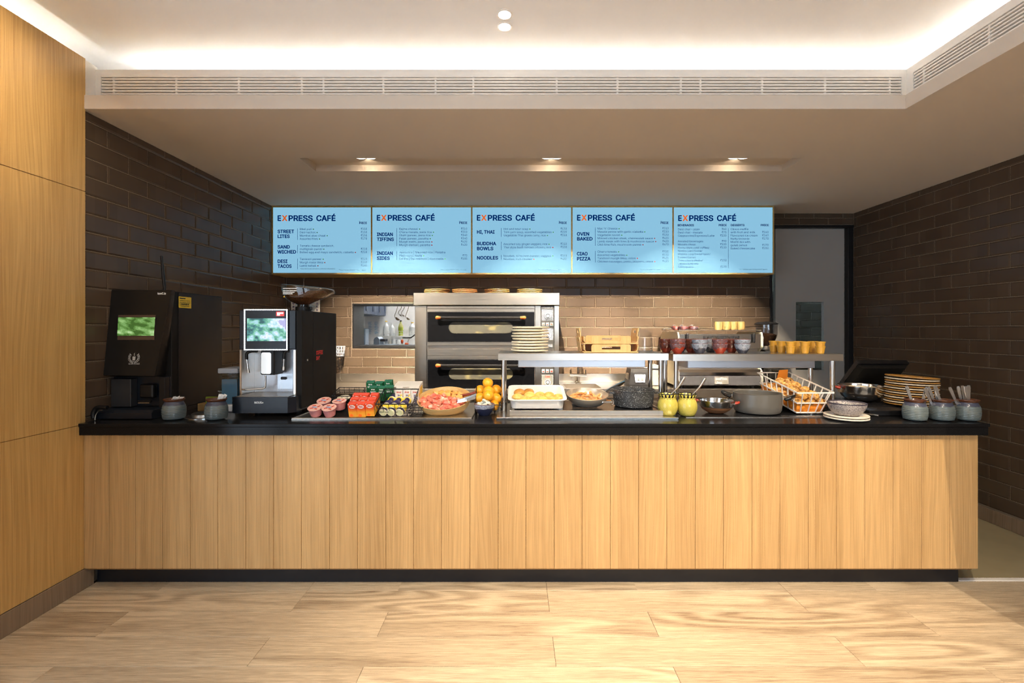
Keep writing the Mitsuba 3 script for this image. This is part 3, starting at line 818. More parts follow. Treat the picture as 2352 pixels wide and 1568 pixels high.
for i, (p, r, h, m) in enumerate(((889, .030, .085, 'm_chrome'), (905, .032, .075, 'm_clear_white'), (914, .028, .070, 'm_clear_white'))):
    x = xx(p, 6.16)
    put('kitchen_canister', tf(bowl([(0, 0), (r, 0), (r, h)], .002, 20), mv(x, 6.16, KZ + .001)), m, smooth=30, label=['chrome canister on the kitchen worktop beside the wire rack', 'clear canister on the kitchen worktop, left of two', 'clear canister on the kitchen worktop, right of two'][i], cat='canister')
t = thing('juice_press', 'hand press with a black lever and orange knobs in the kitchen hatch', 'press')
jx_ = xx(935, 5.9)
put('base', box(jx_ - .09, jx_ + .05, 5.85, 5.97, KZ + .001, KZ + .012, .003), 'm_black', t)
put('lever', tube([(jx_ - .055, 5.9, KZ + .10), (jx_ + .045, 5.9, KZ + .10), (jx_ + .13, 5.9, KZ + .16)], .007, 8), 'm_black', t)
put('post', cat_(tube([(jx_ - .06, 5.92, KZ + .012), (jx_ - .05, 5.9, KZ + .10)], .005, 6), tube([(jx_ - .01, 5.9, KZ + .012), (jx_ + .03, 5.9, KZ + .095)], .005, 6)), 'm_steel', t)
put('knob', ball(jx_ - .058, 5.885, KZ + .055, .022, s=(.8, .6, 1.2)), 'm_orange_plastic', t, smooth=True)
put('knob', ball(jx_ + .0, 5.875, KZ + .025, .02, s=(1.2, .6, .8)), 'm_orange_plastic', t, smooth=True)
t = thing('plastic_box', 'pale blue plastic box at the left edge of the hatch view', 'box')
put('body', rbox(xx(828, 6.1), xx(842, 6.1), 6.05, 6.2, KZ + .001, zz(754, 6.1), .01), 'm_blue_grey', t)

# ------------------------------------------------------------------ back worktables
BT, BF = EYE - .54, 4.36
t = thing('steel_worktable', 'stainless steel worktable with a back panel between the coffee machine and the oven', 'worktable')
put('top', box(-2.385, .43, BF, YB - .010, BT - .045, BT, .002), 'm_steel_dull', t)
put('backsplash', box(-2.385, .43, YB - .034, YB - .012, BT + .0005, EYE - .449, .002), 'm_steel_dull', t)
for x in (-2.33, -1.0, .38):
    for y in (BF + .05, YB - .1):
        put('leg', tube([(x, y, .001), (x, y, BT - .046)], .02, 12), 'm_steel', t)
put('under_shelf', box(-2.385, .43, BF + .02, YB - .05, .20, .225, .002), 'm_steel_dull', t)
t = thing('sink_table', 'stainless steel sink table to the right of the oven', 'sink')
sx0, sx1, sy0, sy1 = .47, .80, 4.43, 4.785
put('top', cat_(box(.435, sx0, BF, YB - .010, BT - .003, BT), box(sx1, 2.66, BF, YB - .010, BT - .003, BT), box(sx0, sx1, BF, sy0, BT - .003, BT), box(sx0, sx1, sy1, YB - .010, BT - .003, BT)), 'm_steel', t)
put('front_edge', box(.435, 2.66, BF - .004, BF + .012, BT - .08, BT + .001, .002), 'm_steel', t)
put('basin', cat_(box(sx0 - .002, sx0, sy0, sy1, BT - .2, BT - .0035), box(sx1, sx1 + .002, sy0, sy1, BT - .2, BT - .0035), box(sx0, sx1, sy0 - .002, sy0, BT - .2, BT - .0035), box(sx0, sx1, sy1, sy1 + .002, BT - .2, BT - .0035), box(sx0, sx1, sy0, sy1, BT - .202, BT - .2)), 'm_steel', t)
put('backsplash', box(.435, 2.66, YB - .034, YB - .012, BT + .0005, EYE - .449, .002), 'm_steel', t)
for x in (.48, 1.6, 2.6):
    for y in (BF + .05, YB - .1):
        put('leg', tube([(x, y, .001), (x, y, BT - .004)], .02, 12), 'm_steel', t)
put('apron', box(.5, 2.62, BF + .02, BF + .03, .3, BT - .085), 'm_steel_dull', t)
t = thing('tap', 'chrome mixer tap with two upright handles behind the sink', 'tap')
fx, fy = xx(1328, 4.84), 4.84
put('base', tf(lathe([(0, 0), (.026, 0), (.026, .01), (.015, .02), (.015, .06), (0, .06)], 20), mv(fx, fy, BT + .001)), 'm_chrome', t, smooth=40)
put('body', tube([(fx - .085, fy, BT + .082), (fx + .085, fy, BT + .082)], .017, 14), 'm_chrome', t, smooth=40)
put('spout', tube(arc([(fx, fy, BT + .09), (fx, fy, BT + .25), (fx, fy - .03, BT + .31), (fx, fy - .12, BT + .31), (fx, fy - .14, BT + .27)]), .010, 10), 'm_chrome', t, smooth=40)
for s in (-1, 1):
    put('handle', tube([(fx + s * .077, fy, BT + .09), (fx + s * .077, fy, BT + .138)], .006, 8), 'm_chrome', t, smooth=40)

# ------------------------------------------------------------------ deck oven
DO = 4.40
o = thing('deck_oven', 'two-deck stainless steel oven with black glass doors and orange-tipped handles', 'oven')
ox = lambda p: xx(p, DO)
oz = lambda p: zz(p, DO)
pr('m_oven_glass', (0.0018, 0.002, 0.0026), 0.08, spec=0.22)
pr('m_oven_window', tex(lambda p, n, uv: mix((0.040, 0.040, 0.033), (0.12, 0.105, 0.05), smoothstep(.5, .8, fbm(p.x * 9, p.z * 16, 1.0)))), 0.12, spec=0.5)
pr('m_panel_black', (0.015, 0.014, 0.013), 0.4)
pr('m_dial_face', (0.16, 0.15, 0.13), 0.5)
pr('m_red_button', (0.75, 0.05, 0.03), 0.35)
put('body', box(ox(953), ox(1284), DO + .022, YB - .04, BT + .006, oz(703), .002), 'm_steel_dull', o)
put('canopy', box(ox(950.5), ox(1284.8), DO - .02, YB - .06, oz(701) + .001, EYE + .345, .003), 'm_steel_oven', o)
put('side_column', box(ox(953), ox(980), DO, DO + .0215, BT + .006, oz(702), .002), 'm_steel_oven', o)
put('side_column', box(ox(1273), ox(1284), DO, DO + .0215, BT + .006, oz(702), .002), 'm_steel_oven', o)
put('side_column', box(ox(1229), ox(1242), DO, DO + .0215, BT + .006, oz(702), .002), 'm_steel_oven', o)
for a, b in ((702.5, 708.5), (709.5, 716), (785.5, 793), (801, 816), (817, 825), (892.8, 897)):
    put('cross_rail', box(ox(981), ox(1228), DO + .002 - (.004 if b - a < 8 else 0), DO + .0215, oz(b), oz(a), .0015), 'm_steel_oven', o)
for k, (a, b) in enumerate(((717, 784.5), (826, 892))):
    d = put('door', box(ox(982.5), ox(1227.5), DO - .006, DO + .0215, oz(b), oz(a), .002), 'm_oven_glass', o, label='black glass oven door')
    zc = oz(a + 35.5 if k == 0 else a + 32)
    put('window', extrude_xz(rrect(ox(1031), ox(1178), zc - .052, zc + .052, .05), DO - .0085, DO - .0065), 'm_oven_window', d)
    zh = oz(a + 12.5)
    put('handle', tube([(ox(1013), DO - .045, zh), (ox(1195), DO - .045, zh)], .012, 12), 'm_black_gloss', d, smooth=40)
    for e, q in ((1001, 1015), (1194, 1209)):
        put('handle_end', cat_(hull(np.vstack([ico(2).vertices * .018 + (ox(e + 5 if e < 1100 else q - 5), DO - .043, zh), ico(2).vertices * .013 + (ox(q - 2 if e < 1100 else e + 2), DO - .045, zh)])), box(ox((e + q) / 2) - .01, ox((e + q) / 2) + .01, DO - .04, DO - .0065, zh - .01, zh + .01)), 'm_orange_plastic', d, smooth=40, label='orange handle end')
cp = put('control_panel', box(ox(1242.6), ox(1272.4), DO + .003, DO + .0215, BT + .006, oz(703)), 'm_panel_black', o)
YP_ = DO + .003


def dial(y0, y1, shown=None):
    x0, x1 = ox(1244.5), ox(1270.5)
    yc = oz(y0 + (y1 - y0) * .62)
    xc = (x0 + x1) / 2 + .002
    put('dial_plate', cat_(box(x0, x1, YP_ - .0015, YP_ - .0001, oz(y1), oz(y1) + .004), box(x0, x1, YP_ - .0015, YP_ - .0001, oz(y0) - .004, oz(y0)), box(x0, x0 + .004, YP_ - .0015, YP_ - .0001, oz(y1) + .004, oz(y0) - .004), box(x1 - .004, x1, YP_ - .0015, YP_ - .0001, oz(y1) + .004, oz(y0) - .004)), 'm_print_white', cp)
    put('dial_face', box(x0 + .005, x1 - .005, YP_ - .001, YP_ - .0001, oz(y1) + .005, oz(y0) - .005), 'm_dial_face', cp)
    put('dial', tf(cat_(lathe([(.021, .001), (.028, .001), (.028, .006), (.021, .006), (.021, .001)], 32), lathe([(0, .001), (.014, .001), (.012, .018), (0, .019)], 24)), mv(xc, YP_ - .001, yc, rx=90)), 'm_white_gloss', cp, smooth=40)
    if shown:
        put('display', tf(text(shown, .016, .046, True, .0015), mv(xc - .026, YP_ - .0015, oz(y0) - .024)), 'm_red_button', cp, emitter=area((1.6, .12, .06), .02), label='glowing red digits')


def buttons(y0, y1, n=3):
    for k in range(n):
        x = ox(1244.5 + k * 9.4)
        b = put('button', box(x, x + ox(1251.5) - ox(1244.5), YP_ - .004, YP_ - .0001, oz(y1), oz(y0), .001), 'm_white_gloss', cp)
        put('button_mark', box(x + .006, x + .022, YP_ - .0052, YP_ - .0041, oz(y1) + .006, oz(y1) + .016 + .006 * (k == 2)), 'm_red_button', cp)


dial(709.5, 735.5)
buttons(740.5, 748)
dial(753.5, 780.5)
put('switch', box(ox(1258), ox(1269), YP_ - .003, YP_ - .0001, oz(797), oz(790), .001), 'm_dial_face', cp)
buttons(847.5, 856)
dial(860.5, 888.5, '195')
buttons(890.8, 894.5, 1)
put('vent', cat_([box(ox(1244) + k * .009, ox(1244) + k * .009 + .004, YP_ - .002, YP_ - .0001, oz(708), oz(704)) for k in range(12)]), 'm_steel_dull', cp)

# stacks of round wooden boards on the oven
pr('m_board_round', tex(lambda p, n, uv: mix((0.26, 0.115, 0.036), (0.12, 0.048, 0.014), fbm(p.x * 7 + p.z * 60, p.y * 55, p.z * 90))), 0.5)
proto = None
for k, (a, b, n) in enumerate(((974, 1033, 3), (1038, 1096, 3), (1113, 1171, 3), (1186, 1246, 3))):
    x, r = xx((a + b) / 2, 4.58), (b - a) / 2 * 4.58 / FOC
    for j in range(n):
        z = EYE + .3456 + j * .0158
        M = mv(x + RNG.uniform(-.004, .004), 4.58 + RNG.uniform(-.004, .004), z, rz=RNG.uniform(0, 360)) @ np.diag([r / .122, r / .122, 1, 1])
        lab = f'{["bottom", "middle", "top"][j]} round wooden board of the {["leftmost", "second", "third", "rightmost"][k]} stack on top of the oven'
        if proto is None:
            proto = thing('wooden_board', lab, 'serving board', 'round wooden boards on the oven', M)
            put('board', lathe([(0, 0), (.110, 0), (.120, .003), (.122, .009), (.119, .0145), (.108, .0148), (.104, .012), (0, .012)], 40), 'm_board_round', proto, smooth=35)
        else:
            dup(proto, M, lab)
# ------------------------------------------------------------------ espresso machine, grinder and the rest of the back table
pr('m_cream', (0.62, 0.54, 0.36), 0.35)
pr('m_mirror', (0.86, 0.86, 0.85), 0.16, metal=1.0)
pr('m_smoked', (0.05, 0.05, 0.055), 0.08, spec=0.6)
e = thing('espresso_machine', 'wide cream and mirror-chrome espresso machine behind the right gantry shelf', 'espresso machine')
ea, eb, ey0, ey1 = 1.488, 2.272, 4.37, 4.88
ez = lambda y: zz(y, ey0)
put('body', box(ea + .017, eb - .017, ey0 + .05, ey1 - .01, ez(884), ez(768), .004), 'm_steel', e)


def side_outline(grow=0):
    from shapely import Polygon
    p = [(ey1 - .03, ez(884)), (ey0 + .02, ez(886)), (ey0 - .01, ez(874)), (ey0 - .005, ez(855)), (ey0 + .05, ez(842)), (ey0 + .05, ez(806)), (ey0 - .005, ez(797)), (ey0 - .01, ez(775)), (ey0 + .01, ez(763)), (ey1 - .05, ez(763)), (ey1, ez(775)), (ey1, ez(860))]
    return Polygon(p).buffer(-.012).buffer(.024, quad_segs=4).buffer(-.008, quad_segs=4)


for x in (ea, eb - .016):
    m = trimesh.creation.extrude_polygon(side_outline(), .016, engine='earcut')
    v = m.vertices.copy()
    m.vertices = np.stack([x + v[:, 2], v[:, 0], v[:, 1]], 1)
    put('side_panel', m, 'm_cream', e, label='cream side panel')
put('upper_panel', box(ea + .017, eb - .017, ey0 - .004, ey0 + .048, ez(800), ez(767), .003), 'm_mirror', e)
put('top_tray', box(ea + .005, eb - .005, ey0 + .01, ey1 - .02, ez(763) + .0165, ez(763) + .022, .002), 'm_steel', e)
rail = [tube([(ea + .02, ey0 + .02, ez(755)), (eb - .02, ey0 + .02, ez(755)), (eb - .02, ey1 - .04, ez(755)), (ea + .02, ey1 - .04, ez(755)), (ea + .02, ey0 + .02, ez(755))], .003, 6)]
for q in (ea + .02, (ea + eb) / 2, eb - .02):
    rail.append(tube([(q, ey1 - .04, ez(762)), (q, ey1 - .04, ez(755))], .003, 6))
put('top_rail', tube([(ea + .02, ey1 - .04, ez(763) + .022), (ea + .02, ey1 - .04, ez(754)), (eb - .02, ey1 - .04, ez(754)), (eb - .02, ey1 - .04, ez(763) + .022)], .0035, 6), 'm_chrome', e)
gp = put('gauge_plate', box(xx(1615, ey0), xx(1697, ey0), ey0 - .012, ey0 - .0045, ez(795), ez(771), .002), 'm_black', e)
for p in (1640, 1670):
    put('gauge', tf(cat_(lathe([(.020, 0), (.024, 0), (.024, .010), (.020, .010), (.020, 0)], 28), lathe([(0, 0), (.0195, 0), (.0195, .004), (0, .004)], 24)), mv(xx(p, ey0), ey0 - .0125, ez(779), rx=90)), 'm_chrome', gp, smooth=40)
for p in (1624, 1688):
    put('knob', tf(lathe([(.006, 0), (.009, 0), (.009, .006), (.006, .006), (.006, 0)], 20), mv(xx(p, ey0), ey0 - .0125, ez(776), rx=90)), 'm_chrome', gp, smooth=40)
for p in (1577, 1729):
    put('steam_lever', hull(np.vstack([ico(1).vertices * .013 + (xx(p, ey0), ey0 - .022, ez(768)), ico(1).vertices * .010 + (xx(p, ey0), ey0 - .024, ez(785))])), 'm_black', e, smooth=40)
put('lower_band', tf(hull([(ea + .017, ey0 + a, ez(b)) for a, b in ((.0, 862), (.012, 848), (.05, 848), (.05, 862), (.002, 855))] + [(eb - .017, ey0 + a, ez(b)) for a, b in ((.0, 862), (.012, 848), (.05, 848), (.05, 862), (.002, 855))]), np.eye(4)), 'm_chrome', e)
put('lower_panel', box(ea + .017, eb - .017, ey0 + .002, ey0 + .05, ez(885), ez(862.5), .002), 'm_smoked', e)
pl = put('name_plate', box(xx(1641, ey0), xx(1673, ey0), ey0 - .003, ey0 + .0015, ez(882), ez(864.5)), 'm_dial_face', e)
put('lettering', cat_(tf(text('coffee', .021, .108, True), mv(xx(1643, ey0), ey0 - .0031, ez(872))), tf(text('day', .021, .062, True), mv(xx(1643, ey0), ey0 - .0031, ez(880.5)))), 'm_print_white', pl, kind='stuff')
for x in (ea + .06, eb - .06):
    for y in (ey0 + .07, ey1 - .07):
        put('foot', cyl(x, y, BT + .001, ez(884), .022, 16), 'm_black', e)

# red and glazed dishes and turned wooden cups on the machine
TOPZ = ez(763) + .0225
pr('m_glaze_red', tex(lambda p, n, uv: mix((0.30, 0.030, 0.015), (0.10, 0.085, 0.12), smoothstep(.25, .75, fbm(p.x * 30, p.y * 30, p.z * 70)))), 0.15, coat=.5)
pr('m_sugar', (0.78, 0.74, 0.66), 0.7)
proto = None
for i, (p, y, r) in enumerate(((1552, 4.62, .045), (1570, 4.56, .05), (1592, 4.60, .052))):
    M = mv(xx(p, y), y, TOPZ) @ np.diag([r / .05, r / .05, 1, 1])
    lab = f'small red brown dish with white sachets on the espresso machine, {["leftmost", "middle", "rightmost"][i]}'
    if proto is None:
        proto = thing('dish', lab, 'dish', 'dishes on the espresso machine', M)
        put('dish', bowl([(0, 0), (.030, 0), (.042, .012), (.05, .032)], .004, 32), 'm_glaze_red', proto, smooth=40)
        put('sachets', cat_([tf(box(-.018, .018, -.010, .010, 0, .006, .002), mv(RNG.uniform(-.02, .02), RNG.uniform(-.02, .02), .022 + .007 * k, rz=RNG.uniform(0, 180), rx=RNG.uniform(-20, 20))) for k in range(4)]), 'm_sugar', proto, kind='stuff')
    else:
        dup(proto, M, lab)
pr('m_bamboo', tex(lambda p, n, uv: mix((0.27, 0.165, 0.06), (0.15, 0.08, 0.024), fbm(p.x * 90, p.y * 90, p.z * 9))), 0.4)
proto = None
for i, (p, y) in enumerate(((1650, 4.56), (1659, 4.66), (1668, 4.56), (1677, 4.66), (1685, 4.55), (1694, 4.64), (1702, 4.55))):
    M = mv(xx(p, y), y, TOPZ)
    lab = ['leftmost', 'second', 'third', 'fourth', 'fifth', 'sixth', 'rightmost'][i] + ' turned light wooden cup in the row on the espresso machine'
    if proto is None:
        proto = thing('wooden_cup', lab, 'cup', 'wooden cups on the espresso machine', M)
        put('cup', bowl([(0, 0), (.030, 0), (.034, .006), (.036, .03), (.034, .06), (.031, .078)], .004, 28), 'm_bamboo', proto, smooth=40)
    else:
        dup(proto, M, lab)

# coffee grinder
pr('m_beans', tex(lambda p, n, uv: mix((0.05, 0.022, 0.010), (0.018, 0.008, 0.004), noise(p.x * 160, p.y * 160, p.z * 160))), 0.35)
scene['m_glass'] = {'type': 'thindielectric', 'int_ior': 1.5, 'specular_transmittance': {'type': 'rgb', 'value': [.90, .91, .92]}}
scene['m_smoke_glass'] = {'type': 'thindielectric', 'int_ior': 1.5, 'specular_transmittance': {'type': 'rgb', 'value': [.62, .63, .65]}}
gx, gy = xx(1760, 4.60), 4.60
gz = lambda y: zz(y, 4.60)
t = thing('coffee_grinder', 'coffee grinder with a smoked bean hopper and black lid beside the grey door', 'coffee grinder', M=mv(gx, gy, 0))
put('lid', lathe([(0, gz(743)), (.102, gz(745)), (.104, gz(743)), (.08, gz(739.5)), (0, gz(738))], 36), 'm_black', t, smooth=40)
put('hopper', lathe([(.096, gz(745.5)), (.097, gz(762)), (.090, gz(775)), (.064, gz(788)), (.045, gz(794))], 36), 'm_smoke_glass', t, smooth=True)
put('beans', lathe([(0, gz(793)), (.043, gz(793)), (.061, gz(788)), (.083, gz(776)), (.089, gz(769)), (.05, gz(765)), (0, gz(766))], 32), 'm_beans', t, smooth=40)
put('collar', lathe([(0, gz(802)), (.07, gz(802)), (.055, gz(797)), (.05, gz(794.5)), (0, gz(794.5))], 32), 'm_chrome', t, smooth=40)
put('body', cat_(tf(rbox(-.085, .085, -.11, .11, BT + .03, gz(803), .02), np.eye(4)), tf(rbox(-.075, .075, -.20, -.112, gz(866), gz(842), .015), np.eye(4))), 'm_black_matt', t, smooth=40)
put('spout', cat_(tube([(0, -.16, gz(866)), (0, -.16, gz(880))], .022, 14), tube([(-.06, -.21, gz(846)), (.06, -.21, gz(846))], .008, 8)), 'm_chrome', t, smooth=40)
put('base', box(-.10, .10, -.20, .13, BT + .001, BT + .029, .006), 'm_black', t)

# blender base under the gantry, and the white dispenser beside it
t = thing('blender_base', 'black blender base with a white control plate on the sink table', 'blender', M=mv(xx(1463.5, 4.55), 4.55, BT + .001))
put('body', hull([(sx * a, sy * b, z) for sx in (-1, 1) for sy in (-1, 1) for a, b, z in ((.100, .11, 0), (.102, .11, .03), (.085, .09, .14), (.078, .08, .175))]), 'm_black', t)
put('side_grip', hull([(-.095 - a, y, z) for a, y, z in ((0, -.05, .07), (0, .05, .07), (.01, -.04, .08), (.01, .04, .08), (-.005, -.05, .13), (-.005, .05, .13), (.006, -.04, .12), (.006, .04, .12))]), 'm_steel_dull', t)
cp_ = put('control_plate', tf(hull([(x, y, z) for y in (0, -.006) for x, z in ((-.045, .05), (.045, .05), (.052, .125), (-.052, .125))]), mv(0, -.117, 0, rx=-9)), 'm_white_gloss', t)
put('dial', tf(lathe([(0, 0), (.012, 0), (.011, .008), (0, .008)], 20), mv(-.018, -.1165, .085, rx=80)), 'm_steel_dull', cp_, smooth=40)
put('dial', tf(lathe([(0, 0), (.012, 0), (.011, .008), (0, .008)], 20), mv(.018, -.1165, .085, rx=80)), 'm_steel_dull', cp_, smooth=40)
pr('m_cream_grey', (0.22, 0.20, 0.17), 0.4)
t = thing('water_dispenser', 'slim cream white dispenser box between the gantry posts on the sink table', 'dispenser')
put('body', rbox(xx(1497, 4.6), xx(1515, 4.6), 4.60, 4.75, BT + .001, zz(838, 4.6), .008), 'm_cream_grey', t, smooth=30)
put('band', box(xx(1497, 4.6) + .006, xx(1515, 4.6) - .006, 4.597, 4.5995, zz(849, 4.6), zz(846, 4.6)), 'm_black', t)
put('band', box(xx(1497, 4.6) + .006, xx(1515, 4.6) - .006, 4.597, 4.5995, zz(886, 4.6), zz(885, 4.6)), 'm_black', t)

# poster and the hanging wire basket on the back wall
t = thing('poster', 'cream instruction sheet with numbered dark squares on the back wall behind the bean hopper', 'poster')
py = YB - .0105
put('sheet', box(xx(668.5, py), xx(735, py), py, py + .001, zz(722, py), zz(672, py)), 'm_sugar', t)
pr('m_purple', (0.07, 0.035, 0.12), 0.6)
for c_, p in enumerate((674, 728.5)):
    for k in range(6):
        q = put('number_square', box(xx(p - 2, py), xx(p + 2, py), py - .001, py - .0001, zz(718 - 7.6 * (5 - k) + 38 - 36.5, py) - .009, zz(718 - 7.6 * (5 - k) + 38 - 36.5, py) + .009), 'm_purple', t)
        put('number', tf(text(str(k + 1 + c_ * 6), .010, None, True), mv(xx(p - 1, py), py - .0011, zz(719.5 - 7.6 * (5 - k), py) - .005)), 'm_print_white', q)
put('text_lines', cat_([box(xx(678 + 26 * c_, py), xx(678 + 26 * c_ + RNG.uniform(12, 20), py), py - .001, py - .0001, zz(719 - 2.5 * k, py), zz(719 - 2.5 * k, py) + .0035) for c_ in (0, 1) for k in range(17)]), 'm_print_note', t, kind='stuff')
t = thing('hanging_basket', 'small white wire basket with a tapering dark wire tail beside the coffee machine', 'wire basket', M=mv(xx(781, 4.82), 4.82, 0))
bz = lambda y: zz(y, 4.82)
put('rim', cat_([ring(.050 - .004 * k, bz(y), .0042, 28) for k, y in enumerate((795, 803, 810.5, 817))]), 'm_white_gloss', t, smooth=True, kind='stuff')
put('stave', cat_([tube([(.05 * math.cos(a), .05 * math.sin(a), bz(795)), (.038 * math.cos(a), .038 * math.sin(a), bz(817))], .0036, 6) for a in np.arange(12) * math.pi / 6]), 'm_white_gloss', t, smooth=True, kind='stuff')
put('tail_wire', cat_([tube(arc([(.036 * math.cos(a), .036 * math.sin(a), bz(818)), (.03 * math.cos(a + .5), .03 * math.sin(a + .5), bz(830)), (.006 * math.cos(a + 1), .006 * math.sin(a + 1), bz(850))]), .0018, 5) for a in np.arange(6) * math.pi / 3] + [ring(.03, bz(828), .0016, 20), ring(.02, bz(838), .0016, 20)]), 'm_black', t, smooth=True, kind='stuff')
put('hanger', tube([(0, 0, bz(850)), (0, .0, bz(870)), (0, .06, bz(876))], .0025, 6), 'm_steel', t)

# ------------------------------------------------------------------ steel inlays and gantries on the counter
C = CT + .0012
ti = thing('steel_tray', 'flat stainless steel inlay tray under the snacks and fruit on the counter', 'tray')
tx0, tx1, ty0, ty1 = -1.273, -.250, 2.690, 3.30
put('plate', box(tx0, tx1, ty0, ty1, C - .0008, C + .002), 'm_steel', ti)
put('lip', cat_(box(tx0, tx1, ty0, ty0 + .010, C + .0022, C + .009, .002), box(tx0, tx0 + .008, ty0 + .011, ty1, C + .0022, C + .007, .002), box(tx1 - .008, tx1, ty0 + .011, ty1, C + .0022, C + .007, .002)), 'm_steel', ti, kind='stuff')
TZ_ = C + .0022
hp = thing('hot_plate', 'steel framed hot plate let into the counter under the left gantry', 'hot plate')
put('base_plate', box(-.112, .925, 2.70, 3.26, C - .0008, C + .004, .001), 'm_steel', hp)
put('front_lip', box(-.112, .925, 2.694, 2.706, C + .0042, C + .010, .002), 'm_steel', hp)
HX_0, HX_1 = xx(1170, 2.79), xx(1522, 2.79)
put('frame', cat_(box(HX_0, HX_1, 2.775, 2.785, C + .0042, CT + .037, .002), box(HX_0, HX_0 + .01, 2.7855, 3.19, C + .0042, CT + .037, .002), box(HX_1 - .01, HX_1, 2.7855, 3.19, C + .0042, CT + .037, .002), box(HX_0, HX_1, 3.191, 3.20, C + .0042, CT + .037, .002)), 'm_steel_dull', hp)
put('glass_top', box(HX_0 + .0105, HX_1 - .0105, 2.786, 3.19, CT + .025, CT + .034), 'm_black_gloss', hp)
HZ = CT + .0345
gl = thing('glass_hob', 'flush black glass hob with a thin steel edge under the right gantry', 'hob')
put('glass', box(.985, 1.875, 2.752, 3.25, C - .0008, C + .002), 'm_black_gloss', gl)
put('edge', box(.985, 1.875, 2.746, 2.7515, C - .0008, C + .003), 'm_steel_dull', gl)
GZ_ = C + .0025
pr('m_white_hot', (0.9, 0.85, 0.75), 0.5)


def gantry(x0, x1, ztop, hx0, hx1, hz, posts, label, side):
    g = thing('gantry_shelf', label, 'shelf')
    put('shelf', cat_(box(x0, x1, 2.90, 3.25, ztop - .003, ztop, .001), box(x0, x1, 2.90, 2.903, ztop - .0425, ztop - .0032), box(x0, x0 + .003, 2.9032, 3.25, ztop - .0425, ztop - .0032), box(x1 - .003, x1, 2.9032, 3.25, ztop - .0425, ztop - .0032), box(x0, x1, 3.247, 3.25, ztop - .0425, ztop - .0032)), 'm_steel', g)
    h = put('lamp_housing', cat_(box(hx0, hx1, 2.98, 3.00, hz, ztop - .0045, .002), box(hx0, hx1, 3.16, 3.18, hz, ztop - .0045, .002), box(hx0, hx0 + .01, 3.0005, 3.1595, hz, ztop - .0045), box(hx1 - .01, hx1, 3.0005, 3.1595, hz, ztop - .0045), box(hx0 + .011, hx1 - .011, 3.0005, 3.1595, ztop - .014, ztop - .0045)), 'm_steel_blue', g)
    v = [(hx0 + .06, 3.055, hz + .013), (hx1 - .06, 3.055, hz + .013), (hx1 - .06, 3.105, hz + .013), (hx0 + .06, 3.105, hz + .013)]
    put('heat_tube', trimesh.Trimesh(v, [(0, 2, 1), (0, 3, 2)], process=False), 'm_white_hot', h, emitter=area(HEAT * np.array([1, .80, .55]), 2.0))
    for (px_, y) in posts:
        x = px_
        p = put('post', tube([(x, y, C + .0045 if side == 0 else C), (x, y, ztop - .0045)], .0142, 18), 'm_chrome', g, smooth=40)
        put('sleeve', tf(lathe([(.0145, 0), (.019, 0), (.019, .055), (.0145, .06), (.0145, 0)], 18), mv(x, y, C + .0046 if side == 0 else C + .0001)), 'm_steel', p, smooth=40)
    return g


pr('m_steel_blue', (0.60, 0.62, 0.66), 0.35, metal=1.0)
ZG = EYE - .1415
gantry(xx(1144, 2.9), xx(1535.5, 2.9), ZG, xx(1190, 2.98), xx(1482, 2.98), zz(843, 2.98), [(xx(1157, 2.95), 2.95), (xx(1518, 2.95), 2.95), (xx(1157, 2.95), 3.19), (xx(1518, 2.95), 3.19)], 'left stainless steel gantry shelf with a heat lamp, carrying plates and wooden trays', 0)
ZG2 = EYE - .1455
gantry(xx(1546, 2.9), xx(1937, 2.9), ZG2, xx(1580, 2.98), xx(1872, 2.98), zz(845, 2.98), [(xx(1553, 2.95), 2.95), (xx(1912, 2.95), 2.95), (xx(1553, 2.95), 3.17), (xx(1912, 2.95), 3.17)], 'right stainless steel gantry shelf with a heat lamp, carrying bowls and gold cups', 1)

# cream plates on the left shelf
ORD = ['bottom', 'second', 'third', 'fourth', 'fifth', 'sixth', 'seventh', 'eighth', 'ninth', 'tenth', 'eleventh', 'twelfth']
pr('m_cream_plate', (0.80, 0.72, 0.53), 0.2, coat=.3)
PLATE = [(0, 0), (.070, 0), (.075, .003), (.105, .0048), (.1165, .007), (.1193, .0105), (.1193, .0145), (.1165, .0172), (.105, .0155), (.078, .0112), (0, .0105)]
proto = None
for k in range(9):
    M = mv(xx(1217.5, 3.07) + RNG.uniform(-.004, .004), 3.07 + RNG.uniform(-.004, .004), ZG + .0008 + k * .0183, rx=RNG.uniform(-.6, .6), ry=RNG.uniform(-.8, .8))
    lab = f'{ORD[k] if k < 8 else "top"} cream plate{" from below" if 0 < k < 8 else ""} in the stack at the left end of the gantry shelf'
    if proto is None:
        proto = thing('plate', lab, 'plate', 'cream plates stacked on the gantry shelf', M)
        put('plate', lathe(PLATE, 48), 'm_cream_plate', proto, smooth=35)
    else:
        dup(proto, M, lab)

# wooden trays with flared handles
pr('m_ply', tex(lambda p, n, uv: mix((0.74, 0.47, 0.20), (0.56, 0.31, 0.10), dr.clip(.6 * noise(p.x * 110 + noise(p.z * 9) * 2, p.z * 6, p.y * 7) + .3 * noise(p.x * 400, p.z * 20) - .1, 0, 1))), 0.45)


def flap(w, h, slot_w, slot_h, zc):
    from shapely import box as sbox
    return rrect(-w / 2, w / 2, 0, h, .012, [sbox(-slot_w / 2, zc - slot_h / 2, slot_w / 2, zc + slot_h / 2).buffer(.002)])


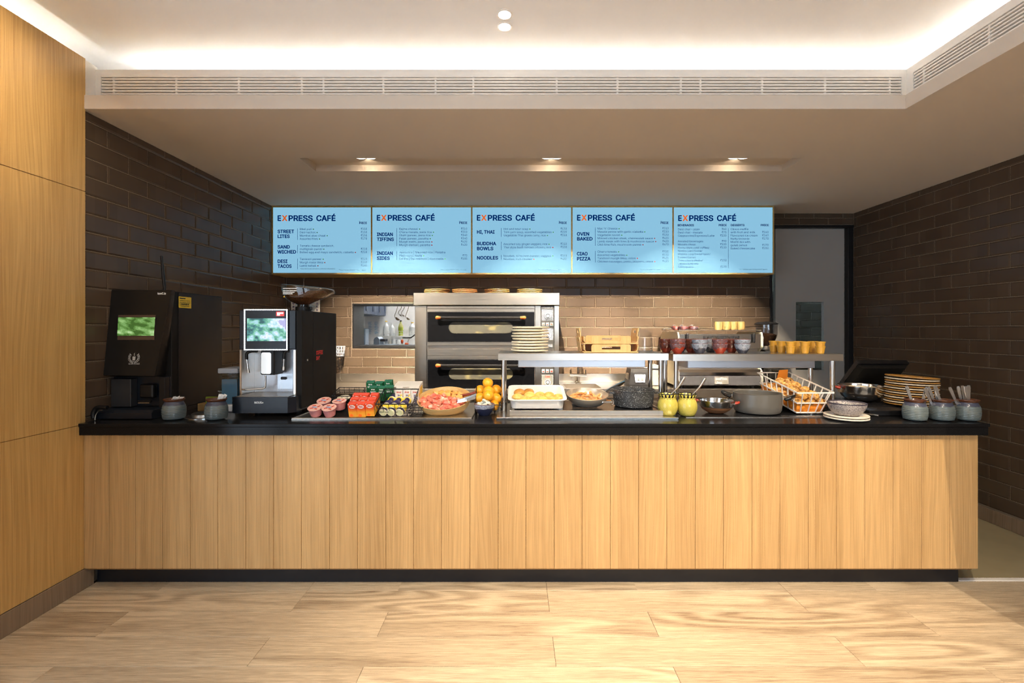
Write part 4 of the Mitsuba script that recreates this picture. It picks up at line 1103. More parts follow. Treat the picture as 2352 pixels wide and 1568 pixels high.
proto = None
for k, lab in enumerate(('lower wooden tray with cut-out handles on the left gantry shelf', 'upper wooden tray with cut-out handles on the left gantry shelf')):
    M = mv(xx(1394.5, 3.09), 3.09, ZG + .0010 + k * .0535)
    if proto is None:
        proto = thing('wooden_tray', lab, 'tray', 'wooden trays on the gantry shelf', M)
        put('base', rbox(-.172, .172, -.125, .125, 0, .007, .003), 'm_ply', proto)
        put('front_flap', tf(extrude_xz(flap(.246, .050, .112, .014, .028), 0, .006), mv(0, -.128, .0015, rx=5)), 'm_ply', proto)
        put('back_flap', tf(extrude_xz(flap(.246, .050, .112, .014, .028), 0, .006), mv(0, .122, .0015, rx=-5)), 'm_ply', proto)
        for s in (-1, 1):
            put('side_handle', tf(extrude_xz(flap(.16, .098, .06, .016, .076), 0, .006), mv(s * .176, .02, .003) @ mv(ry=s * 9) @ mv(rz=s * 90)), 'm_ply', proto)
        for s in (-1, 1):
            a = np.linspace(0, math.pi / 2, 6)
            prof = [(s * (.132 + .014 + .014 * math.sin(t_)), .005 + .014 - .014 * math.cos(t_)) for t_ in a] + [(s * .163, .045)]
            put('corner_lip', tf(cat_([hull([(p0[0] + o, y, p0[1]) for p0 in (prof[i], prof[i + 1]) for o in (0, .005) for y in (-.118, .0)]) for i in range(len(prof) - 1)]), mv(s * .006, 0, .003)), 'm_ply', proto, kind='stuff')
    else:
        dup(proto, M, lab)
t = thing('clear_jar', 'upturned clear plastic jar on the gantry shelf right of the wooden trays', 'jar', M=mv(xx(1476, 3.17), 3.17, ZG + .001))
put('wall', lathe([(.062, 0), (.064, .002), (.062, .10), (.052, .128), (.03, .138), (0, .139)], 36), 'm_glass', t, smooth=True)
put('rim', ring(.063, .003, .003, 40), 'm_glass', t, smooth=True)

# two-tone bowls stacked in pairs on the right shelf
def glaze(top, low, split, wob):
    def fn(p, n, uv):
        z = uv.y
        a = uv.x * 6.2831853
        line = split + wob * (noise(dr.sin(a) * 2.2 + 7, dr.cos(a) * 2.2 + 3) - .5)
        s = fbm(p.x * 120, p.y * 120, p.z * 120)
        t_ = mix(top, tuple(.55 * q for q in top), smoothstep(.35, .7, s))
        c_ = mix(low, t_, smoothstep(line - .04, line + .04, z))
        return mix(c_, (.16, .05, .03), smoothstep(.95, .99, z))
    return tex(fn)


pr('m_bowl_red', glaze((0.16, 0.075, 0.085), (0.30, 0.030, 0.012), .52, .35), 0.12, coat=.6)
pr('m_bowl_blue', glaze((0.27, 0.31, 0.38), (0.035, 0.040, 0.060), .42, .35), 0.12, coat=.6)
pr('m_bowl_dark', glaze((0.10, 0.025, 0.018), (0.20, 0.022, 0.010), .50, .2), 0.12, coat=.6)


def lathe_uv(profile, bsdf, n=36):
    """A lathed shape dict with uv = (turn, height share)."""
    p = np.asarray(profile, float)
    k, a = len(p), np.arange(n + 1) * 2 * np.pi / n
    v = np.stack([p[None, :, 0] * np.cos(a)[:, None], p[None, :, 0] * np.sin(a)[:, None], np.broadcast_to(p[None, :, 1], (n + 1, k))], -1).reshape(-1, 3)
    zr = (p[:, 1] - p[:, 1].min()) / (p[:, 1].max() - p[:, 1].min())
    uv = np.stack([np.repeat(a / (2 * np.pi), k), np.tile(zr, n + 1)], 1)
    f = []
    for s in range(n):
        for i in range(k - 1):
            f += [(s * k + i, (s + 1) * k + i, (s + 1) * k + i + 1), (s * k + i, (s + 1) * k + i + 1, s * k + i + 1)]
    return mikit.ply(trimesh.Trimesh(v, f, process=False), bsdf, smooth=True, uv=uv)


def bowl_profile(o, t):
    o = np.asarray(o, float)
    return list(map(tuple, o)) + [(o[-1, 0] - t / 2, o[-1, 1] + t * .4)] + [(max(r - t, 0), max(z, o[0, 1] + t)) for r, z in o[::-1]]


BW = [(0, .004), (.019, .004), (.020, 0), (.024, 0), (.025, .005), (.035, .018), (.043, .036), (.0465, .050), (.0475, .060)]
proto = None
rows = [(1556.5, 2.99, 'm_bowl_red', 'red glazed', 'first front'), (1607, 2.99, 'm_bowl_blue', 'blue grey glazed', 'second front'), (1653, 2.99, 'm_bowl_red', 'red glazed', 'third front'), (1705, 2.99, 'm_bowl_blue', 'pale blue grey glazed', 'rightmost front'),
        (1530, 3.11, 'm_bowl_dark', 'red glazed', 'leftmost rear'), (1562, 3.14, 'm_bowl_blue', 'grey glazed', 'second rear'), (1588, 3.10, 'm_bowl_dark', 'dark red glazed', 'third rear'), (1632, 3.13, 'm_bowl_blue', 'dark grey glazed', 'fourth rear'), (1680, 3.10, 'm_bowl_dark', 'dark red glazed', 'rightmost rear')]
for i, (p, y, m, desc, whr) in enumerate(rows):
    for j in range(2):
        M = mv(xx(p, y) + RNG.uniform(-.001, .001), y, ZG2 + .0008 + j * .0265, rz=RNG.uniform(0, 360))
        lab = f'{["lower", "upper"][j]} {desc} bowl of the {whr} pair on the right gantry shelf'
        if proto is None:
            proto = thing('bowl', lab, 'bowl', 'bowls stacked on the right gantry shelf', M)
            put('bowl', lathe_uv(bowl_profile(BW, .0035), m), None, proto)
        else:
            dup(proto, M, lab, swap={'bowl': m})
pr('m_gold_cup', (0.52, 0.27, 0.035), 0.18, coat=.5)
proto = None
for i, (p, y, whr) in enumerate(((1815, 2.97, 'third'), (1848, 2.97, 'fourth'), (1884, 2.97, 'rightmost front'), (1777, 3.15, 'leftmost'), (1795, 3.06, 'second'), (1832, 3.08, 'first hidden rear'), (1867, 3.08, 'second hidden rear'))):
    for j in range(2):
        M = mv(xx(p, y), y, ZG2 + .0008 + j * .0285, rz=i * 50, rx=(2.5 if (i, j) == (1, 1) else 0))
        lab = f'{["lower", "upper"][j]} mustard gold cup of the {whr} pair on the right gantry shelf'
        if proto is None:
            proto = thing('gold_cup', lab, 'cup', 'gold cups stacked on the right gantry shelf', M)
            put('cup', bowl([(0, 0), (.020, 0), (.0215, .002), (.0265, .036), (.0285, .038), (.0295, .044)], .0026, 32), 'm_gold_cup', proto, smooth=40)
        else:
            dup(proto, M, lab)
# ------------------------------------------------------------------ tea machine at the left end
pr('m_panel_sheen', (0.010, 0.009, 0.0085), 0.34, spec=0.3)
t = thing('tea_machine', 'tall black tea machine with a sloped front and green screen, at the counter\'s left end', 'tea machine')
tr = -2.053
put('body', box(-2.384, tr, 2.83, 3.315, CT + .03, EYE + .2335, .003), 'm_black_matt', t)
put('side_door', box(tr + .0002, tr + .003, 2.885, 3.31, CT + .035, EYE + .228, .001), 'm_black', t)
put('back_foot', box(-2.36, tr - .02, 2.85, 3.29, CT + .001, CT + .0295), 'm_black', t)
fp = [(-2.382, 2.80, EYE + .238), (-2.030, 2.80, EYE + .236), (-2.088, 2.745, EYE - .269), (-2.382, 2.745, EYE - .262)]
pt = []
for x, y, z in fp:
    pt += [(x, y, z), (x + .002, y - .006, z + (.004 if z < EYE else -.004))]
    pt += [(x, y + (.027 if z > EYE else .080), z)]
put('front_panel', hull(pt), 'm_panel_sheen', t)


def onp(px, py, lift=.0075):
    """A point on the sloped front panel seen from the camera's stand at (px, py)."""
    n = np.array([0.0, -(EYE + .238 - (EYE - .266)), (2.80 - 2.745)])
    n /= np.linalg.norm(n)
    p0 = np.array([-2.2, 2.80 - .006, EYE + .238]) + n * (lift - .006)
    r = np.array([(px - CX) / FOC, 1.0, -(py - CY) / FOC])
    k = ((p0 - [0, 0, EYE]) @ n) / (r @ n)
    return np.array([0, 0, EYE]) + r * k


def slab4(q, th=.001):
    q = np.asarray(q)
    n = np.cross(q[1] - q[0], q[3] - q[0])
    n /= np.linalg.norm(n)
    return hull(np.vstack([q, q + n * th]))


def lit_screen(parent, q, colors, field, nx=120, ny=68):
    """A lit screen: its picture as glowing cells on the quad q (bottom left, bottom right, top right, top left), one mesh for each of the colours; field(u, v) gives a shade index from 0 to 1."""
    q = np.asarray(q, float)
    u, v = np.meshgrid((np.arange(nx) + .5) / nx, (np.arange(ny) + .5) / ny, indexing='ij')
    k = np.clip((field(u, v) * len(colors)).astype(int), 0, len(colors) - 1)

    def pt(a, b):
        return q[0] * (1 - a) * (1 - b) + q[1] * a * (1 - b) + q[2] * a * b + q[3] * (1 - a) * b
    for c, rgb_ in enumerate(colors):
        vs, fs = [], []
        for i, j in zip(*np.nonzero(k == c)):
            n = len(vs)
            vs += [pt(i / nx, j / ny), pt((i + 1) / nx, j / ny), pt((i + 1) / nx, (j + 1) / ny), pt(i / nx, (j + 1) / ny)]
            fs += [(n, n + 1, n + 2), (n, n + 2, n + 3)]
        if vs:
            put('screen_picture', trimesh.Trimesh(vs, fs, process=False), 'm_panel_sheen', parent, emitter=area(rgb_, .03), kind='stuff')


def nz(u, v, sx, sy, o=0.0, skew=0.0):
    return meshkit.fbm(np.stack([u * sx + v * skew, v * sy, np.full_like(u, o)], -1), 3)


sc = put('screen_glass', slab4([onp(270, 780.5), onp(355, 780.5), onp(357.5, 723), onp(272, 723)], .0012), 'm_panel_brown', t)
pr('m_panel_brown', (0.075, 0.050, 0.036), 0.25)  # brown tone paints a reflection into the black glass around the screen
q = [onp(269, 771, .0105), onp(353.5, 771, .0105), onp(356.5, 728.5, .0105), onp(271.5, 728.5, .0105)]
lit_screen(sc, q, [(.045, .12, .02), (.10, .23, .05), (.17, .34, .10), (.26, .46, .16), (.40, .58, .28), (.60, .74, .48), (.78, .86, .70)], lambda u, v: np.clip(1.5 * (nz(u, v, 7, 5, .3, 3) - .27), 0, 1) * (.75 + .3 * (v < .35)))
MP = np.eye(4)
_n = np.array([0.0, -.504, .055])
_n /= np.linalg.norm(_n)


def onpanel_M(px, py):
    M = np.eye(4)
    up = np.array([0, .055, .504]) / np.linalg.norm([.055, .504])
    M[:3, 0], M[:3, 2], M[:3, 1], M[:3, 3] = (1, 0, 0), up, -_n, onp(px, py, .0068)
    return M


pr('m_silver_print', (0.42, 0.42, 0.42), 0.5)
put('lettering', tf(text('CHAI POINT', .0085, .066), onpanel_M(295, 837)), 'm_silver_print', t)
put('lettering', tf(text('boxC.in', .0115, .050, True), onpanel_M(361.5, 676)), 'm_print_white', t)
from shapely import affinity, Point, Polygon
leaf = affinity.scale(Point(0, 0).buffer(1, quad_segs=4), .0018, .0048)
lv = []
for s in (-1, 1):
    for k in range(8):
        a = math.radians(-80 + k * 17)
        for rr in (.0245, .0315):
            g_ = affinity.translate(affinity.rotate(leaf, s * (math.degrees(a) * -1 + (30 if rr > .03 else -20)) , origin=(0, 0)), s * rr * math.cos(a), rr * math.sin(a))
            lv.append(g_)
em = [extrude_xz(g_, -.0012, 0) for g_ in lv]
em.append(extrude_xz(Polygon([(-.009, .006), (-.0065, -.016), (.0065, -.016), (.009, .006)]), -.0012, 0))
em.append(tf(tube(arc([(-.002, 0, .010), (.003, 0, .015), (-.002, 0, .020), (.003, 0, .027)]), .0011, 5), np.eye(4)))
put('emblem', tf(cat_(em), onpanel_M(308, 821)), 'm_silver_print', t, kind='stuff', label='small laurel and cup emblem')
st = put('sticker', box(tr + .0031, tr + .004, 2.884, 2.995, EYE + .137, EYE + .206), 'm_sticker', t, label='yellow service sticker')
pr('m_sticker', (0.80, 0.52, 0.03), 0.5)
Ms = frame_M((0, 1, 0), (tr + .0041, 2.892, EYE + .192))
put('sticker_print', cat_(tf(box(0, .05, -.0004, 0, 0, .006), Ms), *[tf(box(0, w_, -.0004, 0, -.012 - .011 * k, -.009 - .011 * k), Ms) for k, w_ in enumerate((.092, .094, .06, .085))], tf(text('96727 28545', .009, .07, True), Ms @ mv(.012, -.0005, -.036))), 'm_black', st, kind='stuff')
put('antenna', cat_(tube([(-2.125, 2.87, EYE + .234), (-2.125, 2.87, EYE + .262)], .008, 10), tube([(-2.125, 2.87, EYE + .258), (-2.129, 2.868, EYE + .30), (-2.138, 2.862, EYE + .4476)], [.008, .009, .0065], 10)), 'm_black', t, smooth=40)
put('recess_back', box(-2.384, tr, 2.815, 2.829, CT + .06, EYE - .275), 'm_navy_black', t)
put('recess_side', box(-2.36, -2.245, 2.765, 2.8145, CT + .06, EYE - .285, .002), 'm_cab_black', t)
pr('m_cab_black', (0.022, 0.023, 0.026), 0.4)
put('recess_side', box(tr - .035, tr - .001, 2.775, 2.8145, CT + .05, EYE - .275, .002), 'm_black', t)
put('spout', cat_(rbox(-2.205, -2.12, 2.772, 2.8145, EYE - .40, EYE - .315, .014), tube([(-2.20, 2.765, EYE - .415), (-2.125, 2.765, EYE - .415)], .006, 8)), 'm_black', t, smooth=40)
put('spout_rim', tube([(-2.195, 2.758, EYE - .423), (-2.13, 2.758, EYE - .423)], .0035, 8), 'm_steel', t)
put('drip_tray', hull([(x, y, z) for x in (-2.384, -2.062) for y, z in ((2.685, CT + .006), (2.685, CT + .038), (2.70, CT + .052), (2.814, CT + .056), (2.814, CT + .002), (2.70, CT + .002))]), 'm_navy_black', t)
t = thing('hose', 'black hose curling to the wall beside the tea machine', 'hose')
put('hose', tube(arc([(-2.372, 2.665, CT + .012), (-2.376, 2.667, CT + .035), (-2.370, 2.669, CT + .058), (-2.352, 2.671, CT + .072), (-2.30, 2.672, CT + .072)]), .011, 10), 'm_black', t, smooth=40)
put('bead', tube(arc([(-2.355, 2.655, CT + .004), (-2.352, 2.656, CT + .030), (-2.338, 2.657, CT + .052), (-2.315, 2.658, CT + .060)]), .0025, 6), 'm_steel', t, smooth=40)

# ------------------------------------------------------------------ coffee machine with the bean hopper
t = thing('coffee_machine', 'black bean-to-cup coffee machine with a lit screen and a clear bean hopper on the counter', 'coffee machine')
cl, cr, cf, cb = -1.668, -1.291, 2.86, 3.412
cz = lambda y, d=2.86: zz(y, d)
put('head', box(cl, cr - .036, cf, cf + .16, cz(802), cz(712), .004), 'm_navy_black', t)
put('rear_body', box(cl, cr, cf + .161, cb, EYE - .472, EYE + .119, .003), 'm_black_matt', t)
put('side_wall', box(cr - .035, cr, cf + .004, cf + .160, EYE - .472, EYE + .1195, .002), 'm_black_matt', t)
put('side_wall', box(cl, cl + .012, cf + .012, cf + .160, cz(909), cz(802.5), .001), 'm_steel', t)
put('steel_column', box(cl + .000, cl + .014, cf + .001, cf + .0115, cz(909), cz(802.5), .003), 'm_polish', t)
put('steel_column', box(cr - .054, cr - .0355, cf + .002, cf + .05, cz(909), cz(802.5), .003), 'm_polish', t)
put('back_plate', box(cl + .0125, cr - .0355, cf + .145, cf + .1605, cz(909), cz(802.5)), 'm_steel_blue', t)
pn = put('screen_panel', box(xx(563.5, cf), xx(663, cf), cf - .012, cf - .0005, cz(804), cz(710), .003), 'm_navy_black', t)
fr = []
a, b, c_, d_ = xx(563.5, cf), xx(663, cf), cz(804), cz(710)
for (e0, e1, g0, g1) in ((a, b, c_, c_ + .007), (a, b, d_ - .007, d_), (a, a + .007, c_ + .0071, d_ - .0071), (b - .007, b, c_ + .0071, d_ - .0071)):
    fr.append(box(e0, e1, cf - .0165, cf - .0125, g0, g1))
put('light_frame', cat_(fr), 'm_white_gloss', pn, emitter=area((.72, .85, .92), .1), label='white glowing frame')


q = [(xx(570, cf), cf - .0132, cz(783)), (xx(659, cf), cf - .0132, cz(783)), (xx(659, cf), cf - .0132, cz(731)), (xx(570, cf), cf - .0132, cz(731))]
lit_screen(pn, q, [(.04, .13, .14), (.07, .24, .24), (.14, .42, .30), (.25, .58, .45), (.38, .66, .74), (.58, .80, .92), (.78, .86, .98), (.45, .45, .75)],
           lambda u, v: np.clip(1.7 * (nz(u, v, 8, 6, 4.2) - .28) + .22 / (1 + np.exp(-(u - .5) * 14)) + .35 * np.exp(-((u - .9) ** 2 / .02 + (v - .8) ** 2 / .06)) - .3 * np.exp(-((u - .72) ** 2 / .008 + (v - .2) ** 2 / .03)), 0, .999))
rl_ = put('red_light', box(xx(637, cf), xx(655.5, cf), cf - .0150, cf - .0125, cz(726), cz(715.5), .001), 'm_red_button', pn, emitter=area((1.3, .05, .06), .05), label='glowing red badge')
put('badge_mark', cat_(box(xx(639.5, cf), xx(653.5, cf), cf - .0162, cf - .0152, cz(720.5), cz(717.5)), box(xx(639.5, cf), xx(646, cf), cf - .0162, cf - .0152, cz(724.5), cz(720.6))), 'm_white_gloss', rl_, emitter=area((1.2, 1.1, 1.1), .03))
sp = put('spout_block', box(xx(598, 2.87), xx(636, 2.90), 2.870, 2.985, cz(861, 2.87), cz(803.5, 2.87), .006), 'm_black', t)
put('spout_front', extrude_xz(rrect(xx(600.5, 2.868), xx(623.5, 2.868), cz(858.5, 2.868), cz(809, 2.868), .012), 2.864, 2.8695), 'm_steel', sp)
for x0_, pts in ((0, ((592, 806, 2.90), (575, 807, 2.89), (567, 812, 2.885), (566.5, 825, 2.885))), (1, ((665, 806, 2.905), (657, 806, 2.90), (653, 812, 2.90), (652, 824, 2.90)))):
    w = put('steam_wand', tube(arc([at(*p_) for p_ in pts]), .0085, 10), 'm_black', t, smooth=40)
    e0, e1 = ((566.5, 825, 2.885), (570, 848, 2.885)) if x0_ == 0 else ((652, 824, 2.90), (652, 842, 2.90))
    put('wand_tube', tube([at(*e0), at(*e1)], .0055, 10), 'm_chrome', w, smooth=40)
    put('wand_tip', tube([at(*e1), at(e1[0] + (1 if x0_ == 0 else 0), e1[1] + 8, e1[2])], [.0065, .0085] if x0_ == 0 else [.011, .011], 12), 'm_polish', w, smooth=40)
put('drain_pipe', tube(arc([at(610, 862, 2.93), at(609.5, 884, 2.93), at(606, 891, 2.93), at(592, 892.5, 2.92), at(561, 895, 2.90)], 8), .0055, 10), 'm_chrome', t, smooth=40)
gb = put('grounds_drawer', cat_(box(xx(639, 2.975), xx(674, 2.975), 2.968, 2.971, cz(897, 2.97), cz(858, 2.97)), box(xx(639, 2.975), xx(640, 2.975), 2.9715, 3.0, cz(897, 2.97), cz(858, 2.97)), box(xx(673, 2.975), xx(674, 2.975), 2.9715, 3.0, cz(897, 2.97), cz(858, 2.97))), 'm_glass', t)
put('finger_hole', extrude_xz(rrect(xx(644.5, 2.966), xx(659, 2.966), cz(871.5, 2.966), cz(865, 2.966), .008), 2.9655, 2.9675), 'm_black', gb)
dt = put('drip_tray', hull([(x + sx_, y, z) for x, sx_ in ((-1.655, 0), (-1.335, 0)) for y, z in ((2.775, EYE - .485), (2.775, EYE - .392), (2.86, EYE - .393), (3.0, EYE - .395), (3.0, EYE - .485))] + [(-1.30, 2.81, EYE - .485), (-1.30, 2.81, EYE - .392), (-1.30, 3.0, EYE - .485), (-1.30, 3.0, EYE - .392), (-1.668, 2.79, EYE - .485), (-1.668, 2.79, EYE - .392)]), 'm_navy_black', t)
put('drip_grid', box(-1.645, -1.335, 2.79, 3.0, EYE - .3918, EYE - .3885, .001), 'm_steel_dull', dt)
put('lettering', tf(text('NOUS+', .0115, .054, True), mv(xx(584, 2.775), 2.7748, zz(926.5, 2.775))), 'm_print_white', dt)
put('lettering', tf(cat_(tf(text('COFFEE', .024, .105, True), mv(0, 0, .0)), tf(text('DAY', .024, .058, True), mv(0, 0, -.035))), frame_M((0, 1, 0), (cr + .0007, 3.065, EYE - .158))), 'm_red_text', t, kind='stuff', label='red lettering on the side')
pr('m_red_text', (0.60, 0.02, 0.02), 0.5)
put('lock', tf(cyl(0, 0, 0, .004, .006, 14), mv(cr, 2.935, EYE - .185, ry=90)), 'm_steel', t)
for x in (cl + .07, cr - .06):
    for y in (2.95, 3.34):
        put('foot', cyl(x, y, CT + .001, EYE - .4725, .02, 14), 'm_black', t)

# hopper: a clear funnel leaning out to the right, beans inside, on its neck
hx, hy, hz = -1.352, 3.02, EYE + .1195


def loft(rings, n=36, cap=True):
    a = np.arange(n) * 2 * np.pi / n
    v = []
    for (cx_, cy_, rx_, ry_, z_, tilt, pw) in rings:
        c, s = np.cos(a), np.sin(a)
        c2, s2 = np.sign(c) * np.abs(c) ** pw, np.sign(s) * np.abs(s) ** pw
        v.append(np.stack([cx_ + rx_ * c2, cy_ + ry_ * s2, z_ + tilt * c2 * rx_], 1))
    k = len(rings)
    v = np.vstack(v)
    f = []
    for i in range(k - 1):
        for s in range(n):
            q_ = (s + 1) % n
            f += [(i * n + s, i * n + q_, (i + 1) * n + q_), (i * n + s, (i + 1) * n + q_, (i + 1) * n + s)]
    if cap:
        v = np.vstack([v, v[:n].mean(0), v[-n:].mean(0)])
        for s in range(n):
            q_ = (s + 1) % n
            f += [(k * n, q_, s), (k * n + 1, (k - 1) * n + s, (k - 1) * n + q_)]
    return trimesh.Trimesh(v, f, process=False)


hp_ = thing('bean_hopper', 'clear funnel-shaped hopper full of coffee beans on top of the coffee machine', 'bean hopper')
put('neck', cat_(tf(lathe([(0, 0), (.046, 0), (.047, .003), (.047, .026), (.044, .029), (0, .029)], 28), mv(hx, hy, hz + .0005)), box(hx + .04, hx + .056, hy - .01, hy + .01, hz + .010, hz + .028, .002)), 'm_black', hp_, smooth=40)
put('collar', tf(lathe([(0, .0295), (.036, .0295), (.036, .042), (0, .042)], 28), mv(hx, hy, hz)), 'm_black_gloss', hp_, smooth=40)
HR = [(hx, hy, .036, .036, hz + .043, 0, 1), (hx - .005, hy, .075, .07, hz + .062, 0, .9), (hx + .004, hy, .108, .09, hz + .082, -.02, .8), (hx + .034, hy, .158, .105, hz + .128, -.05, .75), (hx + .030, hy, .158, .10, hz + .150, -.09, .75)]
put('funnel', loft(HR, cap=False), 'm_hopper_glass', hp_, smooth=True)
scene['m_hopper_glass'] = {'type': 'thindielectric', 'int_ior': 1.45, 'specular_transmittance': {'type': 'rgb', 'value': [.90, .84, .76]}}
put('lid', loft([(hx + .030, hy, .159, .101, hz + .1515, -.09, .75), (hx + .028, hy, .150, .094, hz + .156, -.09, .75)]), 'm_hopper_glass', hp_, smooth=40)
BRn = [(hx, hy, .034, .034, hz + .044, 0, 1), (hx - .005, hy, .071, .066, hz + .063, 0, .9), (hx + .004, hy, .103, .085, hz + .084, -.02, .8), (hx + .022, hy, .128, .092, hz + .106, .06, .78), (hx + .035, hy, .095, .07, hz + .122, .10, .85)]
m = loft(BRn).subdivide().subdivide()
m.vertices += (meshkit.noise(m.vertices * 110)[:, None] - .5) * .006 * (m.vertices[:, 2:3] > hz + .10)
pr('m_hopper_beans', tex(lambda p, n, uv: mix((0.11, 0.045, 0.015), (0.025, 0.010, 0.005), noise(p.x * 170, p.y * 170, p.z * 170))), 0.4)
put('beans', m, 'm_hopper_beans', hp_)
sk = []
for k, (y0_, w_) in enumerate(((.098, .085), (.088, .072), (.079, .060), (.126, .0), (.112, .085))):
    if w_:
        sk.append(box(hx - .08, hx - .08 + w_, hy - .104, hy - .1035, hz + y0_ + .022, hz + y0_ + .028))
put('notice_print', cat_(sk), 'm_print_white', hp_, kind='stuff')
put('warning_mark', extrude_xz([(hx - .078, hz + .083), (hx - .066, hz + .083), (hx - .072, hz + .093)], hy - .1042, hy - .1037), 'm_sticker', hp_)

# water jug, sachet holder and the waste ring between the machines
pr('m_pale_blue', (0.26, 0.36, 0.42), 0.12, spec_trans=0.0)
pr('m_lid_grey', (0.34, 0.37, 0.41), 0.3)
t = thing('water_jug', 'pale blue clear water container with a grey lid between the two machines', 'container')
jx0, jx1 = xx(510, 2.99), xx(547, 2.99)
put('base', rbox(jx0 + .0, jx1 + .012, 2.935, 3.13, CT + .001, CT + .045, .008), 'm_white_gloss', t, smooth=30)
put('wall', lathe([(0, 0)], 4) if False else hull([(x, y, z) for z, g in ((CT + .0455, .006), (zz(857, 2.97), 0)) for x in (jx0 + .004 + g, jx1 + .02 - g) for y in (2.95 + g, 3.10 - g)]), 'm_blue_glass', t)
scene['m_blue_glass'] = {'type': 'thindielectric', 'int_ior': 1.4, 'specular_transmittance': {'type': 'rgb', 'value': [.55, .68, .76]}}
put('water', hull([(x, y, z) for z in (CT + .047, CT + .20) for x in (jx0 + .014, jx1 + .008) for y in (2.965, 3.085)]), 'm_pale_blue', t)
put('lid', rbox(jx0 - .001, jx1 + .024, 2.945, 3.11, zz(857, 2.97) + .0005, zz(845, 2.97), .006), 'm_lid_grey', t, smooth=30)
t = thing('sachet_holder', 'small wooden block holder with a green packet beside the tea machine', 'holder')
bx0 = xx(454, 2.96)
put('block', rbox(bx0, bx0 + .11, 2.955, 3.02, CT + .001, CT + .050, .006), 'm_bamboo', t, smooth=30)
put('green_packet', hull([(bx0 + .04 + a_, 2.975 + b_, CT + .0505 + c_) for a_ in (0, .078) for b_ in (0, .03) for c_ in (0, .036)] + [(bx0 + .036, 2.99, CT + .088), (bx0 + .12, 2.99, CT + .084)]), 'm_green_pack', t)
pr('m_green_pack', (0.16, 0.22, 0.015), 0.4)
put('card_stand', cat_(box(bx0 + .082, bx0 + .155, 3.03, 3.033, CT + .001, CT + .115)), 'm_pane', t)
put('card_edge', box(bx0 + .082, bx0 + .155, 3.029, 3.034, CT + .1152, CT + .119), 'm_white_gloss', t)
t = thing('waste_ring', 'round steel waste chute ring let into the counter between the grey pots', 'chute ring')
put('ring', tf(lathe([(.070, 0), (.098, 0), (.098, .003), (.088, .006), (.070, .002), (.070, 0)], 44), mv(-1.83, 2.785, C - .0008)), 'm_polish', t, smooth=40)
put('flap', tf(lathe([(0, .0), (.068, 0), (.066, .018), (.05, .026), (0, .028)], 40), mv(-1.83, 2.785, C - .0005)), 'm_steel_dull', t, smooth=40)

# ------------------------------------------------------------------ ribbed grey pots with brown rims
def pot_tone(p, n, uv):
    z = uv.y
    blue = mix((0.092, 0.118, 0.122), (0.130, 0.155, 0.152), fbm(p.x * 25, p.y * 25, p.z * 60))
    brn = mix((0.115, 0.036, 0.014), (0.045, 0.02, 0.014), noise(p.x * 70, p.y * 70, p.z * 120))
    line = .70 + .05 * (noise(dr.sin(uv.x * 6.283) * 4 + 9, dr.cos(uv.x * 6.283) * 4) - .5)
    mid = mix(blue, (0.05, 0.055, 0.085), smoothstep(line - .02, line + .02, z))
    return mix(mid, brn, smoothstep(.86, .89, z))


pr('m_pot', tex(pot_tone), 0.16, coat=.5)
pp_ = [(0, .002), (.035, .002), (.039, .0), (.044, .004)]
for i in range(1, 40):
    u = i / 39
    r_ = .0465 + .0125 * math.sin(math.pi * min(1, .08 + .88 * u)) ** .55 - .003 * max(0, u - .8) / .2
    pp_.append((r_ + (.0008 * math.sin(i * 2 * math.pi / 3.9) if i < 31 else 0), .004 + u * .090))
pp_ += [(.0455, .098), (.0460, .102), (.0490, .107), (.0525, .112), (.0535, .116)]
POT = pp_
proto = None
POTS = [(400, 2.70, 'grey ribbed pot with a brown rim in front of the tea machine', -2.5), (497, 2.70, 'grey ribbed pot with a brown rim and a white tag beside the waste ring', -2.0), (2101.5, 2.672, 'grey ribbed cutlery pot, leftmost of the three at the right counter end', 0), (2163, 2.672, 'grey ribbed cutlery pot, middle of the three at the right counter end', 0), (2222, 2.672, 'grey ribbed cutlery pot, rightmost of the three at the right counter end', 0)]
for p, y, lab, ry in POTS:
    M = mv(xx(p, y), y, CT + .0012, rz=RNG.uniform(0, 360))
    if proto is None:
        proto = thing('pot', lab, 'pot', 'grey ribbed pots with brown rims', M)
        put('pot', lathe_uv(bowl_profile(POT, .005), 'm_pot', 48), None, proto)
    else:
        dup(proto, M, lab)
# white sachets in the two left pots
pr('m_paper_white', (0.80, 0.79, 0.76), 0.6)
pk = None
for i in range(12):
    c0 = (xx(400, 2.70), xx(497, 2.70))[i > 7]
    M = mv(c0 + RNG.uniform(-.024, .024), 2.70 + RNG.uniform(-.024, .024), CT + .102 + RNG.uniform(0, .010), rx=RNG.uniform(20, 70), rz=RNG.uniform(0, 180)) if i < 8 else mv(c0 + .012 + .006 * (i - 8), 2.70 + RNG.uniform(-.01, .02), CT + .115, ry=14 + 5 * (i - 8), rz=10)
    lab = 'white sugar sachet lying in the grey pot in front of the tea machine' if i < 8 else 'white sachet standing in the grey pot beside the waste ring'
    grp = 'sachets in the pot before the tea machine' if i < 8 else 'sachets in the pot beside the waste ring'
    if pk is None:
        pk = thing('sachet', lab, 'sachet', grp, M)
        put('sachet', hull([(sx_ * .009, 0, sz_ * .028) for sx_ in (-1, 1) for sz_ in (-1, 1)] + [(sx_ * .006, sy_ * .0022, sz_ * .02) for sx_ in (-1, 1) for sy_ in (-1, 1) for sz_ in (-1, 1)]), 'm_paper_white', pk)
    else:
        dup(pk, M, lab, grp)
